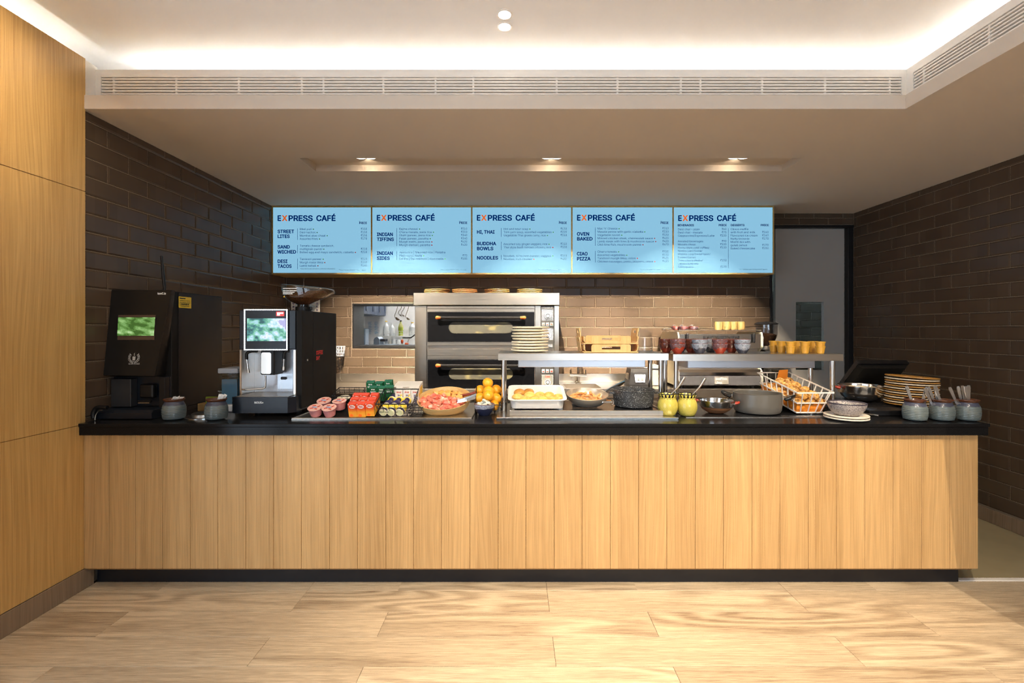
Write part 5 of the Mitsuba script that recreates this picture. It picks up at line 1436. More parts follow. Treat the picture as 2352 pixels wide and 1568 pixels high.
# cutlery handles in the right pots
kn = None
cut_spots = [(2105, -12, 18, 'left'), (2110, 22, 10, 'left'), (2152, -24, -2, 'middle'), (2157, -18, 8, 'middle'), (2160, -8, 0, 'middle'), (2166, -12, 14, 'middle'), (2212, -22, 4, 'right'), (2218, -14, -4, 'right'), (2220, -6, 10, 'right'), (2224, -10, 3, 'right'), (2228, 4, 8, 'right'), (2226, -2, -6, 'right')]
for i, (p, ry, rx_, wh) in enumerate(cut_spots):
    M = mv(xx(p, 2.672), 2.672 + RNG.uniform(-.02, .02), CT + .032, ry=ry, rx=-rx_ * .5, rz=0)
    lab = f'steel cutlery handle leaning in the {wh} one of the three right-hand pots'
    if kn is None:
        kn = thing('cutlery', lab, 'cutlery', f'cutlery in the {wh} pot', M)
        put('handle', hull([(sx_ * w_, sy_ * .0016, z_ * 1.12) for sx_ in (-1, 1) for sy_ in (-1, 1) for w_, z_ in ((.004, 0), (.0052, .06), (.0085, .115), (.0095, .135), (.006, .146))]), 'm_cutlery', kn)
        pr('m_cutlery', (0.86, 0.85, 0.83), 0.34, metal=1.0)
    else:
        dup(kn, M, lab, f'cutlery in the {wh} pot')
# ------------------------------------------------------------------ snacks and food on the steel tray; the displays tilt towards the guests
TILT = 17.0


def slope(x, y, z, tilt=TILT):
    return mv(x, y, z, rx=tilt)


def wire_basket(name, label, M, w, d, h, flare=.0, rim='m_black', step=.032, wire=.0022):
    t = thing(name, label, 'wire basket', None, M)

    def rect(z, g):
        return [(-w / 2 - g, -g, z), (w / 2 + g, -g, z), (w / 2 + g, d + g, z), (-w / 2 - g, d + g, z), (-w / 2 - g, -g, z)]
    put('rim', tube(rect(h, flare), wire * 1.5, 6), rim, t)
    ws = [tube(rect(h * f, flare * f), wire * .8, 5) for f in (.02, .35, .68)]
    for x in np.arange(-w / 2, w / 2 + .001, step):
        g = flare * (1 + 2 * abs(x) / w * 0)
        ws += [tube([(x * (1 + 2 * flare / w), -flare, h), (x, 0, .002), (x, d, .002), (x * (1 + 2 * flare / w), d + flare, h)], wire * .7, 5)]
    for y in np.arange(step, d, step):
        ws += [tube([(-w / 2 - flare, y, h), (-w / 2, y, .002), (w / 2, y, .002), (w / 2 + flare, y, h)], wire * .7, 5)]
    put('wires', cat_(ws), rim, t, kind='stuff')
    return t


def wedge(x0, x1, y0, y1, z, deg):
    h = (y1 - y0) * math.tan(math.radians(deg))
    return hull([(x, y, q) for x in (x0, x1) for y, q in ((y0, z), (y1, z), (y1, z + h), (y0, z + .0004))])


w_ = thing('display_wedge', 'black sloped stand under the yogurt cups and juice boxes on the steel tray', 'stand')
put('slope', wedge(-1.16, -.80, 2.75, 3.02, TZ_, TILT - 1.2), 'm_black_matt', w_)
# yogurt cups
pr('m_pink_lid', tex(lambda p, n, uv: mix((0.80, 0.50, 0.42), (0.74, 0.40, 0.34), noise(p.x * 60, p.y * 60))), 0.3)
pr('m_pink_cup', (0.62, 0.25, 0.25), 0.35)
pr('m_lid_red', (0.52, 0.06, 0.035), 0.4)
pr('m_lid_blue', (0.30, 0.33, 0.52), 0.4)
pr('m_pale_lid', (0.78, 0.70, 0.52), 0.3)
proto = None
for i, (p, y, dz, lab) in enumerate(((726.5, 2.755, .012, 'pink lidded yogurt cup, front left of the four on the steel tray'), (758.5, 2.752, .012, 'pink lidded yogurt cup, front right of the four on the steel tray'), (747, 2.838, .040, 'pink lidded yogurt cup, rear left of the four on the steel tray'), (781, 2.828, .036, 'pink lidded yogurt cup, rear right of the four with its side showing'))):
    M = mv(xx(p, y), y, TZ_ + dz, rx=22 if i < 3 else 14)
    if proto is None:
        proto = thing('yogurt_cup', lab, 'yogurt cup', 'pink yogurt cups on the steel tray', M)
        put('cup', lathe([(0, 0), (.028, 0), (.030, .003), (.037, .044), (.0395, .046), (.0395, .048), (0, .048)], 32), 'm_pink_cup', proto, smooth=40)
        ld = put('lid', lathe([(0, .0485), (.041, .0485), (.0415, .050), (.0405, .051), (0, .051)], 36), 'm_pink_lid', proto, smooth=30)
        put('lid_print', cat_(*[tf(hull([(a_, b_, c_) for a_, b_ in ((-.010, -.004), (.010, -.005), (.008, .005), (-.008, .004)) for c_ in (0, .0004)]), mv(u, v, .0511, rz=r)) for u, v, r in ((-.016, -.010, 30), (.012, -.018, -20), (.018, .010, 60), (-.010, .018, 10))]), 'm_lid_red', ld, kind='stuff')
        put('lid_band', hull([(a_, b_, c_) for a_, b_ in ((-.018, -.002), (.010, -.008), (.014, .004), (-.014, .009)) for c_ in (.0512, .0516)]), 'm_lid_blue', ld)
    else:
        dup(proto, M, lab)
M = mv(xx(791, 2.97), 2.97, TZ_ + .035, rx=16)
k = dup(proto, M, 'white lidded tub with a dark cup standing behind the pink yogurt cups', 'tubs behind the yogurt cups', swap={'cup': 'm_black', 'lid__lid_print': 'm_sugar', 'lid__lid_band': 'm_steel_dull', 'lid': 'm_pale_lid'})
labels[k].pop('group', None)
wire_basket('wire_basket', 'black wire basket behind the yogurt cups and juice boxes on the steel tray', slope(xx(803, 2.99), 2.93, TZ_ + .050), .17, .13, .05, wire=.0016)

# juice boxes, orange with a white oval; milk cartons; lassi cartons; bottles
pr('m_juice', tex(lambda p, n, uv: mix((0.80, 0.34, 0.02), (0.74, 0.075, 0.025), smoothstep(.25, .70, uv.y))), 0.3, coat=.3)


def carton(w, d, h, bsdf, bev=.0015):
    m = box(-w / 2, w / 2, 0, d, 0, h, bev)
    m.unmerge_vertices()
    uv = np.stack([(m.vertices[:, 0] + w / 2) / w, m.vertices[:, 2] / h], 1)
    return mikit.ply(m, bsdf, uv=uv)


proto = None
TB = (2.742, TZ_ + .001)                                           # front edge of the tilted displays


def on_slope(px, row, pitch, lift=0.0, tilt=TILT):
    s_, c_ = math.sin(math.radians(tilt)), math.cos(math.radians(tilt))
    y, z = TB[0] + row * pitch * c_, TB[1] + row * pitch * s_ + lift
    return xx(px, y), y, z


for r, row in enumerate(((811, 830.5, 850.5), (816, 836, 855.5), (821.5, 839, 861))):
    for c_, p in enumerate(row):
        x, y, z = on_slope(p, r, .060)
        M = mv(x, y, z + (.004 if (r, c_) == (0, 2) else 0), rx=TILT, rz=RNG.uniform(-3, 3))
        lab = f'orange juice box with a white oval, {["left", "middle", "right"][c_]} of the {["front", "second", "rear"][r]} row'
        if proto is None:
            proto = thing('juice_box', lab, 'juice box', 'orange juice boxes on the steel tray', M)
            put('carton', carton(.049, .038, .084, 'm_juice'), None, proto)
            put('oval', tf(lathe([(0, 0), (1, 0), (1, .0006), (0, .0006)], 28), mv(.001, -.0002, .066, rx=90) @ mv(rz=0) @ np.diag([.0175, .0115, 1, 1])), 'm_paper_white', proto)
            put('lettering', tf(text('Rio', .0125, .026, True, .0004), mv(-.012, -.0010, .0605)), 'm_lid_red', proto, kind='stuff')
            put('cap_dot', tf(lathe([(0, 0), (1, 0), (1, .0006), (0, .0006)], 14), mv(-.019, -.0002, .079, rx=90) @ np.diag([.003, .003, 1, 1])), 'm_paper_white', proto)
            put('side_print', hull([(a_, -.0005, b_) for a_, b_ in ((-.020, .004), (-.002, .004), (.004, .014), (-.012, .022))] + [(a_, -.0001, b_) for a_, b_ in ((-.020, .004), (-.002, .004), (.004, .014), (-.012, .022))]), 'm_print_orange', proto)
            put('side_print', cat_(*[box(.0248, .0252, .006, .032, .008 + .012 * q, .014 + .012 * q) for q in range(4)]), 'm_yellow_cap', proto, kind='stuff')
        else:
            dup(proto, M, lab)
pr('m_green_carton', (0.012, 0.115, 0.045), 0.3, coat=.3)
pr('m_white_carton', (0.76, 0.72, 0.66), 0.35)
proto = None
for i, (p, row, lift) in enumerate(((859, 3.55, .0), (878, 3.5, .0), (896, 3.5, .004), (852, 4.6, .006), (872, 4.5, .004), (893, 4.6, .012))):
    x, y, z = on_slope(p, row, .060, lift)
    M = mv(x, y, z, rx=TILT, rz=RNG.uniform(-5, 5))
    lab = f'dark green milk carton with white print, {["left", "middle", "right"][i % 3]} of the {["front", "rear"][i // 3]} row behind the juice boxes'
    if proto is None:
        proto = thing('milk_carton', lab, 'carton', 'green milk cartons behind the juice boxes', M)
        put('carton', carton(.050, .038, .090, 'm_green_carton'), None, proto)
        put('lettering', cat_(tf(text('Amul', .009, .024, True, .0004), mv(-.012, -.0003, .074)), tf(text('MASTI', .011, .034, True, .0004), mv(-.017, -.0003, .056))), 'm_print_white', proto, kind='stuff')
    else:
        dup(proto, M, lab)
proto = None
for i, p in enumerate((917, 935.5, 953.5)):
    y = 2.905
    M = mv(xx(p, y), y, TZ_ + .042, rx=9)
    lab = f'white lassi carton with purple upright lettering, {["left", "middle", "right"][i]} of three'
    if proto is None:
        proto = thing('lassi_carton', lab, 'carton', 'white lassi cartons', M)
        put('carton', carton(.046, .042, .098, 'm_white_carton'), None, proto)
        put('lettering', tf(text('LASSI', .017, .060, True, .0004), mv(.012, -.0004, .010) @ mv(ry=-90)), 'm_purple_print', proto, kind='stuff')
        pr('m_purple_print', (0.055, 0.03, 0.16), 0.5)
        put('brand_lettering', tf(text('Amul', .010, .028, True, .0004), mv(-.014, -.0004, .080)), 'm_lid_red', proto, kind='stuff')
        put('yellow_spot', tf(lathe([(0, 0), (1, 0), (1, .0004), (0, .0004)], 14), mv(.014, -.0006, .066, rx=90) @ np.diag([.006, .006, 1, 1])), 'm_yellow_cap', proto)
        put('side_print', box(.0232, .0236, .006, .034, .05, .075), 'm_yellow_cap', proto)
    else:
        dup(proto, M, lab)
t = thing('carton_pack', 'white shrink-wrapped pack of lassi cartons standing behind the three single ones', 'carton pack', None, mv(xx(938, 3.0), 2.955, TZ_ + .050, rx=9))
put('pack', carton(.160, .12, .108, 'm_white_carton'), None, t)
put('pack_mark', cat_(box(-.076, -.062, -.0006, 0, .094, .102), box(-.02, .018, -.0006, 0, .098, .103)), 'm_steel_dull', t, kind='stuff')
put('side_print', box(.0801, .0806, .02, .10, .03, .09), 'm_yellow_cap', t)
pr('m_bottle_milk', tex(lambda p, n, uv: mix((0.78, 0.72, 0.40), (0.86, 0.80, 0.62), noise(p.x * 40, p.z * 40))), 0.25, coat=.3)
pr('m_bottle_blue', (0.030, 0.022, 0.085), 0.3)
pr('m_label_yellow', (0.85, 0.62, 0.05), 0.4)
pr('m_bottle_base', (0.62, 0.62, 0.36), 0.3)
proto = None
for i, (p, d_, z_, lab) in enumerate(((879, 2.745, .026, 'flavoured milk bottle lying base first, left of the front three'), (897, 2.742, .026, 'flavoured milk bottle lying base first, middle of the front three'), (917, 2.742, .026, 'flavoured milk bottle lying base first, right of the front three'),
                               (892, 2.845, .050, 'flavoured milk bottle with dark shoulders lying behind, left'), (910, 2.845, .051, 'flavoured milk bottle with dark shoulders lying behind, middle'), (928, 2.845, .050, 'flavoured milk bottle with dark shoulders lying behind, right'))):
    M = mv(xx(p, d_), d_, TZ_ + z_, rz=-8) @ mv(rx=-90 + 24)
    if proto is None:
        proto = thing('milk_bottle', lab, 'bottle', 'flavoured milk bottles in the wire basket', M)
        put('body', lathe([(0, .002), (.018, .002), (.0215, 0), (.0245, .004), (.0245, .085), (.022, .100), (.014, .118), (.012, .128), (0, .128)], 28), 'm_bottle_milk', proto, smooth=40)
        put('base', lathe([(0, -.001), (.0175, -.001), (.0175, .0015), (0, .0015)], 24), 'm_bottle_base', proto, smooth=40)
        put('shoulder_sleeve', lathe([(.0251, .070), (.0251, .086), (.0226, .1005), (.0146, .1185), (.0126, .1285)], 28), 'm_bottle_blue', proto, smooth=40)
        put('foot_sleeve', lathe([(.0251, .006), (.0251, .018)], 28), 'm_bottle_blue', proto, smooth=40)
        put('cap', lathe([(0, .1285), (.0145, .1285), (.0145, .142), (0, .142)], 22), 'm_bottle_blue', proto, smooth=30)
        put('label', lathe([(.02505, .028), (.02505, .060)], 28), 'm_label_yellow', proto, smooth=40)
    else:
        dup(proto, M, lab)
wire_basket('wire_basket', 'black wire basket holding the flavoured milk bottles on the steel tray', slope(xx(912, 2.79), 2.755, TZ_ + .004, 19), .185, .17, .085, .012)
wire_basket('wire_basket', 'small black wire basket beside the wooden fruit bowl', mv(xx(957, 2.80), 2.775, TZ_ + .002), .07, .10, .05, .008)

# ------------------------------------------------------------------ wooden fruit bowl with cut melon
pr('m_bowl_wood', tex(lambda p, n, uv: mix((0.78, 0.55, 0.25), (0.58, 0.34, 0.12), fbm(p.x * 6 + p.z * 20, p.y * 6, p.z * 90))), 0.35)
fb = (xx(1020, 2.92), 2.93, TZ_ + .010)
FM = mv(fb[0], fb[1], fb[2] - .009)
t = thing('fruit_bowl', 'large pale wooden bowl of cut melon with a curved divider on the steel tray', 'bowl', None, FM)
RXo, RYo, HB = .166, .205, .086


def lean(y, z):
    """The bowl's rim rises towards the back."""
    return z * (1 + .50 * y / RYo)


def oval_bowl():
    rings = []
    for f, z in ((.62, 0), (.70, .001), (.86, .03), (.96, .062), (1.0, HB), (.985, HB + .002), (.962, HB), (.92, .060), (.82, .032), (.66, .010)):
        rings.append((0, 0, RXo * f, RYo * f, z, 0, 1))
    m = loft(rings, 48)
    m.vertices[:, 2] = lean(m.vertices[:, 1], m.vertices[:, 2])
    return m


put('bowl', oval_bowl(), 'm_bowl_wood', t, smooth=45)
dv = arc([(-.130, .030, HB + .004), (-.07, .052, HB + .004), (0, .035, HB + .004), (.06, -.005, HB + .003), (.115, -.035, HB + .002)], 6)
dv[:, 2] = lean(dv[:, 1], dv[:, 2])
put('divider', cat_([hull([(p0[0], p0[1] + o, z) for p0 in (dv[i], dv[i + 1]) for o in (-.004, .004) for z in (.02, dv[i][2] - .001)]) for i in range(len(dv) - 1)]), 'm_bowl_wood', t, kind='stuff')
pr('m_watermelon', tex(lambda p, n, uv: mix((0.78, 0.20, 0.13), (0.88, 0.50, 0.34), smoothstep(.50, .80, noise(p.x * 38, p.y * 38, p.z * 38)))), 0.2, coat=.5)
pr('m_cantaloupe', tex(lambda p, n, uv: mix((0.86, 0.40, 0.085), (0.86, 0.52, 0.16), noise(p.x * 38, p.y * 38, p.z * 38))), 0.2, coat=.5)


def divider_y(x):
    return np.interp(x, dv[:, 0], dv[:, 1])


wp = cpp = None


def chunk(seed):
    r_ = np.random.RandomState(seed)
    p = np.array([(x, y, z) for x in (-1, 1) for y in (-1, 1) for z in (-1, 1)], float) * (.0165, .0135, .0125)
    p *= r_.uniform(.62, 1.15, p.shape)
    return hull(np.vstack([p + d for d in (np.eye(3) * .0016)] + [p - d for d in (np.eye(3) * .0016)]))


red_kinds, orange_kinds = [], []
rs = np.random.RandomState(5)
pts_ = []
for layer, n_try in ((0, 900), (1, 700)):
    got = []
    for _ in range(n_try):
        a_, r_ = rs.uniform(0, 2 * math.pi), math.sqrt(rs.uniform(0, 1))
        x, y = RXo * .83 * r_ * math.cos(a_), RYo * .83 * r_ * math.sin(a_)
        if layer == 1 and r_ > .72:
            continue
        if abs(y - divider_y(x)) < .016 and abs(x) < .125:
            continue
        if all((x - q[0]) ** 2 + (y - q[1]) ** 2 > (.026 if layer == 0 else .030) ** 2 for q in got):
            got.append((x, y))
    pts_ += [(x, y, lean(y, .064 + .006 * rs.rand()) + .020 * layer) for x, y in got]
for x, y, z in pts_:
    front = y < divider_y(x)
    M = FM @ mv(x, y, z, rx=rs.uniform(-40, 40), ry=rs.uniform(-40, 40), rz=rs.uniform(0, 180), s=(rs.uniform(.85, 1.25), rs.uniform(.8, 1.1), rs.uniform(.75, 1.1)))
    kinds = red_kinds if front else orange_kinds
    if len(kinds) < 5:
        w_ = thing('watermelon_piece' if front else 'melon_piece', 'red watermelon chunk in the front part of the wooden fruit bowl' if front else 'orange melon chunk in the rear part of the wooden fruit bowl',
                   'watermelon piece' if front else 'melon piece', 'watermelon chunks in the fruit bowl' if front else 'orange melon chunks in the fruit bowl', M)
        put('chunk', chunk(len(kinds) + 10 * front), 'm_watermelon' if front else 'm_cantaloupe', w_)
        kinds.append(w_)
    else:
        dup(kinds[rs.randint(5)], M)
pr('m_red_wood', (0.20, 0.030, 0.012), 0.3, coat=.4)


def spoon(name, label, path, bowl_at, r, bsdf, tip=None, rad=(.007, .009), cat='spoon', M=None, yaw=0, pitch=0):
    t = thing(name, label, cat, None, M)
    n = len(path)
    put('handle', tube(arc(path, 6), np.linspace(rad[0], rad[1], (n - 1) * 6 + 1), 10), bsdf, t, smooth=50)
    put('bowl', tf(bowl([(0, -.012), (r * .6, -.009), (r * .92, -.003), (r, 0)], .002, 24), mv(*bowl_at, rz=yaw, rx=pitch) @ np.diag([1, 1.35, 1, 1])), bsdf, t, smooth=50)
    return t


s_ = spoon('serving_spoon', 'dark red wooden serving spoon resting in the orange melon', [at(1028, 903, 3.0), at(1052, 908, 2.97), at(1078, 905, 2.95), at(1092, 901, 2.94)], at(1028, 904.5, 3.02), .030, 'm_red_wood', yaw=70, pitch=-35)
t = thing('tongs', 'steel serving tongs resting on the watermelon', 'tongs')
put('arm', hull([p_ + o for p_, w_ in ((at(1045, 921.5, 2.85), .004), (at(1068, 916, 2.83), .007), (at(1094, 908, 2.82), .013)) for o in ((0, 0, -w_), (0, 0, w_), (0, .004, -w_), (0, .004, w_))]), 'm_polish', t)
put('arm', hull([p_ + o for p_, w_ in ((at(1050, 924, 2.82), .004), (at(1072, 919, 2.80), .006), (at(1092, 912.5, 2.80), .009)) for o in ((0, 0, -w_), (0, 0, w_), (0, .003, -w_), (0, .003, w_))]), 'm_polish', t)

# ------------------------------------------------------------------ oranges, butter bowl
pr('m_orange', tex(lambda p, n, uv: mix((0.80, 0.31, 0.010), (0.86, 0.42, 0.02), noise(p.x * 20, p.y * 20, p.z * 20))), 0.33, coat=.2, bump=(tex(lambda p, n, uv: noise(p.x * 420, p.y * 420, p.z * 420)), .0004))
proto = None
om = ico(3).copy()
om.vertices *= np.array([1, 1, .95]) * (1 - .04 * np.exp(-((om.vertices[:, 2:3] - 1) / .12) ** 2))
for i, (px_, py_, d_, r_, lab) in enumerate(((1120.3, 879, 2.985, .0335, 'orange at the very top of the pile'), (1103.5, 896, 3.03, .034, 'orange on the left of the pile, in the upper row'), (1139.5, 895.5, 3.03, .035, 'orange on the right of the pile, in the upper row'), (1121.6, 899, 2.95, .0345, 'orange in the middle of the pile, behind the front one'),
                                     (1121, 908.5, 2.905, .0345, 'orange in front at the middle of the pile'), (1102.5, 914, 2.96, .034, 'orange low on the left of the pile'), (1139.5, 914.5, 2.96, .034, 'orange low on the right of the pile, inside the basket wires'),
                                     (1112, 930, 2.94, .033, 'orange at the bottom of the basket, left behind the blue bowl'), (1134, 931, 2.93, .033, 'orange at the bottom of the basket, right behind the blue bowl'))):
    M = mv(*at(px_, py_, d_), rx=RNG.uniform(0, 90), ry=RNG.uniform(0, 90)) @ np.diag([r_, r_, r_, 1])
    if proto is None:
        proto = thing('orange', lab, 'orange', 'oranges piled in the wire basket', M)
        put('fruit', om, 'm_orange', proto, smooth=True)
    else:
        dup(proto, M, lab)
ob = thing('wire_basket', 'black wire basket with a high back holding the oranges beside the gantry post', 'wire basket', None, mv(xx(1123.5, 2.97), 2.895, CT + .0015))
w = .165
put('rim', tube([(-w / 2, 0, .05), (w / 2, 0, .05), (w / 2, .17, .185), (-w / 2, .17, .185), (-w / 2, 0, .05)], .0034, 6), 'm_black', ob)
ws = [tube([(x, 0, .05), (x, .008, .002), (x, .16, .002), (x, .17, .185)], .0017, 5) for x in np.linspace(-w / 2, w / 2, 8)]
ws += [tube([(-w / 2, .17, z), (w / 2, .17, z)], .0015, 5) for z in np.arange(.02, .18, .026)]
ws += [tube([(-w / 2, .0, z), (w / 2, .0, z)], .0015, 5) for z in (.015, .032)]
ws += [tube([(s * w / 2, y, .05 + y * .79), (s * w / 2, y, .003)], .0015, 5) for s in (-1, 1) for y in np.arange(.02, .17, .025)]
put('wires', cat_(ws), 'm_black', ob, kind='stuff')
pr('m_blue_bowl', glaze((0.30, 0.33, 0.42), (0.018, 0.022, 0.050), .60, .12), 0.10, coat=.7)
bx_ = (xx(1112.5, 2.835), 2.835)
t = thing('bowl', 'small dark blue bowl of butter portions in front of the oranges', 'bowl', None, mv(bx_[0], bx_[1], CT + .0012))
put('bowl', lathe_uv(bowl_profile([(0, .003), (.026, .003), (.028, 0), (.034, .0), (.034, .006), (.048, .022), (.057, .044), (.061, .066)], .005), 'm_blue_bowl', 44), None, t)
pr('m_butter', (0.74, 0.74, 0.62), 0.35)
proto = None
for i, (x, y, z, rz, ry) in enumerate(((-.028, -.012, .066, 20, 25), (.0, -.026, .066, -30, -20), (.026, -.008, .068, 50, 30), (-.006, .012, .078, 10, -25), (.018, .018, .074, -50, 20), (-.026, .022, .068, 70, 10), (.004, -.006, .086, 35, 35))):
    M = mv(bx_[0] + x, bx_[1] + y, CT + z, rz=rz, ry=ry)
    if proto is None:
        proto = thing('butter_portion', 'foil wrapped butter portion in the small blue bowl', 'butter portion', 'butter portions in the blue bowl', M)
        put('wrap', box(-.015, .015, -.011, .011, -.006, .006, .0015), 'm_butter', proto)
        put('print', box(-.009, .007, -.006, .003, .0061, .0064), 'm_green_pack', proto)
    else:
        dup(proto, M)

# ------------------------------------------------------------------ hot plate: white dish with buns, frying pan, stone pot
pr('m_enamel', (0.70, 0.68, 0.65), 0.18, coat=.4)
DMx = mv(xx(1232.5, 2.92), 2.80, HZ + .003, rx=12)
t = thing('baking_dish', 'white rectangular baking dish of baked buns on the hot plate', 'dish', None, DMx)


def rect_dish(w, d, h, tw=.006, fl=.018):
    def ringz(f, z, r):
        g = rrect(-w / 2 * 1 + fl * (1 - f), w / 2 - fl * (1 - f), fl * (1 - f), d - fl * (1 - f), r)
        return g, z
    rings = []
    n = 64

    def outline(ins, z, r):
        from shapely import box as sbox
        g = sbox(-w / 2 + ins + r, ins + r, w / 2 - ins - r, d - ins - r).buffer(r, quad_segs=6).exterior
        L = g.length
        c = [g.interpolate(k * L / n) for k in range(n)]
        return np.array([(q.x, q.y, z) for q in c])
    R = [outline(fl, 0, .02), outline(fl - .004, .002, .024), outline(.008, h - .012, .03), outline(.006, h - .008, .03), outline(-.006, h - .006, .035), outline(-.008, h - .002, .036), outline(-.002, h, .034), outline(.012, h - .003, .026), outline(fl + .004, .012, .02), outline(fl + .012, .008, .016)]
    v = np.vstack(R)
    f = []
    k = len(R)
    for i in range(k - 1):
        for s in range(n):
            q_ = (s + 1) % n
            f += [(i * n + s, i * n + q_, (i + 1) * n + q_), (i * n + s, (i + 1) * n + q_, (i + 1) * n + s)]
    v = np.vstack([v, R[0].mean(0), R[-1].mean(0)])
    for s in range(n):
        q_ = (s + 1) % n
        f += [(k * n, q_, s), (k * n + 1, (k - 1) * n + s, (k - 1) * n + q_)]
    return trimesh.Trimesh(v, f, process=False)


m = rect_dish(.335, .27, .062)
if m.volume < 0:
    m.invert()
put('dish', m, 'm_enamel', t, smooth=45)
put('rest_bar', cat_(box(-.01, .30, 3.02, 3.035, HZ - .0003, HZ + .046, .002), box(.36, .52, 3.03, 3.042, HZ - .0003, HZ + .022, .002)), 'm_steel_dull', hp, kind='stuff')
pr('m_bun', tex(lambda p, n, uv: mix((0.66, 0.46, 0.12), (0.50, 0.26, 0.045), smoothstep(.4, .8, fbm(p.x * 40, p.y * 40, p.z * 40)))), 0.4)
pr('m_bun_dark', tex(lambda p, n, uv: mix((0.52, 0.25, 0.05), (0.30, 0.11, 0.02), smoothstep(.3, .7, fbm(p.x * 40, p.y * 40, p.z * 40)))), 0.4)
bm = ico(3).copy()
bm.vertices[:, 2] = np.where(bm.vertices[:, 2] < 0, bm.vertices[:, 2] * .45, bm.vertices[:, 2] * .85)
bm.vertices *= (1 + .06 * (meshkit.noise(bm.vertices * 2.2) - .5))[:, None]
proto = None
for i, (x, y, z, dk) in enumerate(((-.115, .10, .028, 0), (-.075, .06, .026, 0), (-.02, .055, .026, 0), (.035, .052, .026, 0), (.09, .055, .026, 0), (-.105, .17, .034, 1), (-.05, .17, .034, 1), (-.045, .115, .034, 0), (.02, .12, .030, 0), (.075, .12, .030, 0), (.13, .10, .026, 0))):
    M = DMx @ mv(x, y, z + .010, rx=RNG.uniform(-14, 14), ry=RNG.uniform(-12, 12), rz=RNG.uniform(0, 360)) @ np.diag([.036, .036, .030, 1])
    lab = 'darker browned bun at the back left of the white dish' if dk else 'golden sesame bun in the white baking dish'
    grp = 'darker buns in the white dish' if dk else 'golden buns in the white dish'
    if proto is None:
        proto = thing('bun', lab, 'bun', grp, M)
        put('bun', bm, 'm_bun', proto, smooth=True)
    else:
        dup(proto, M, lab, grp, swap={'bun': 'm_bun_dark'} if dk else None)
pr('m_copper_wood', (0.36, 0.16, 0.05), 0.35)
t = thing('tongs', 'serving tongs with a brown grip lying across the buns in the white dish', 'tongs')
put('grip', tube(arc([at(1258, 924, 2.87), at(1275, 920, 2.86), at(1288, 916, 2.86)], 5), [.004, .005, .006, .007, .007, .007, .006, .006, .006, .006, .006], 8), 'm_copper_wood', t, smooth=40)
put('head', ball(*at(1266, 914.5, 2.93), .018, 2, (1.2, .5, .7)), 'm_steel_dull', t, smooth=True)
put('cuff', tube([at(1293, 914, 2.86), at(1299, 911, 2.86)], [.008, .012], 10), 'm_polish', t, smooth=40)

PX, PY = xx(1348, 2.97), 2.965
PM = mv(PX, PY, HZ + .0165, rx=10)
t = thing('frying_pan', 'steel frying pan of small sausages on the hot plate, its handle pointing back', 'frying pan', None, PM)
put('pan', bowl([(0, 0), (.085, 0), (.100, .008), (.118, .028), (.128, .048), (.131, .060)], .0035, 56), 'm_pan_steel', t, smooth=40)
pr('m_pan_steel', (0.62, 0.54, 0.44), 0.3, metal=.7)
hpth = [np.linalg.inv(PM) @ np.append(q, 1) for q in (at(1382, 906, 3.03), at(1398, 896, 3.10), at(1417, 886, 3.18), at(1434, 876, 3.26))]
put('handle', tube(arc([q[:3] for q in hpth], 5), np.array([.008, .008, .008, .009, .010, .011, .012, .013, .013, .014, .014, .014, .013, .012, .011, .008])[:16], 10), 'm_polish', t, smooth=40)
pr('m_sausage', tex(lambda p, n, uv: mix((0.70, 0.35, 0.12), (0.50, 0.18, 0.05), smoothstep(.3, .75, fbm(p.x * 50, p.y * 50, p.z * 50)))), 0.28, coat=.4)
proto = None
rs = np.random.RandomState(3)
got = []
for _ in range(900):
    a_, r_ = rs.uniform(0, 2 * math.pi), math.sqrt(rs.uniform(0, 1)) * .092
    x, y = r_ * math.cos(a_), r_ * math.sin(a_)
    if all((x - q[0]) ** 2 + (y - q[1]) ** 2 > .0245 ** 2 for q in got) and len(got) < 34:
        got.append((x, y))
sm = tube([(-.023, 0, 0), (-.0215, 0, 0), (-.017, 0, .000), (0, 0, .0012), (.017, 0, 0), (.0215, 0, 0), (.023, 0, 0)], [.002, .006, .0085, .009, .0085, .006, .002], 12)
for x, y in got:
    M = PM @ mv(x, y, .016 + .0 + .016 * rs.rand() + .12 * (x * x + y * y) / .1, rz=rs.choice([80, 95, 20, -30, 60, 110]) + rs.uniform(-15, 15), ry=rs.uniform(-10, 10))
    if proto is None:
        proto = thing('sausage', 'small browned sausage in the steel frying pan', 'sausage', 'sausages in the frying pan', M)
        put('sausage', sm, 'm_sausage', proto, smooth=True)
    else:
        dup(proto, M)
t = thing('tongs', 'steel and brown slotted serving tongs lying over the sausages and the pan rim', 'tongs')
put('arm', hull([p_ + o for p_, w_ in ((at(1352, 921, 2.90), .004), (at(1385, 923, 2.86), .006), (at(1407, 923, 2.85), .009)) for o in ((0, 0, -w_ * .6), (0, 0, w_ * .6), (0, .006, -w_ * .6), (0, .006, w_ * .6))]), 'm_polish', t)
put('grip', hull([p_ + o for p_, w_ in ((at(1375, 918, 2.93), .005), (at(1404, 920, 2.90), .007)) for o in ((0, 0, -w_ * .6), (0, 0, w_ * .6), (0, .006, -w_ * .6), (0, .006, w_ * .6))]), 'm_copper_wood', t)
put('head', ball(*at(1362, 916.5, 2.96), .022, 2, (1.3, .7, .55)), 'm_copper_wood', t, smooth=True)
put('end_loop', tube([at(1405, 916, 2.86), at(1410, 921, 2.86), at(1409, 928, 2.86), at(1405, 929, 2.86)], .004, 8), 'm_polish', t, smooth=40)

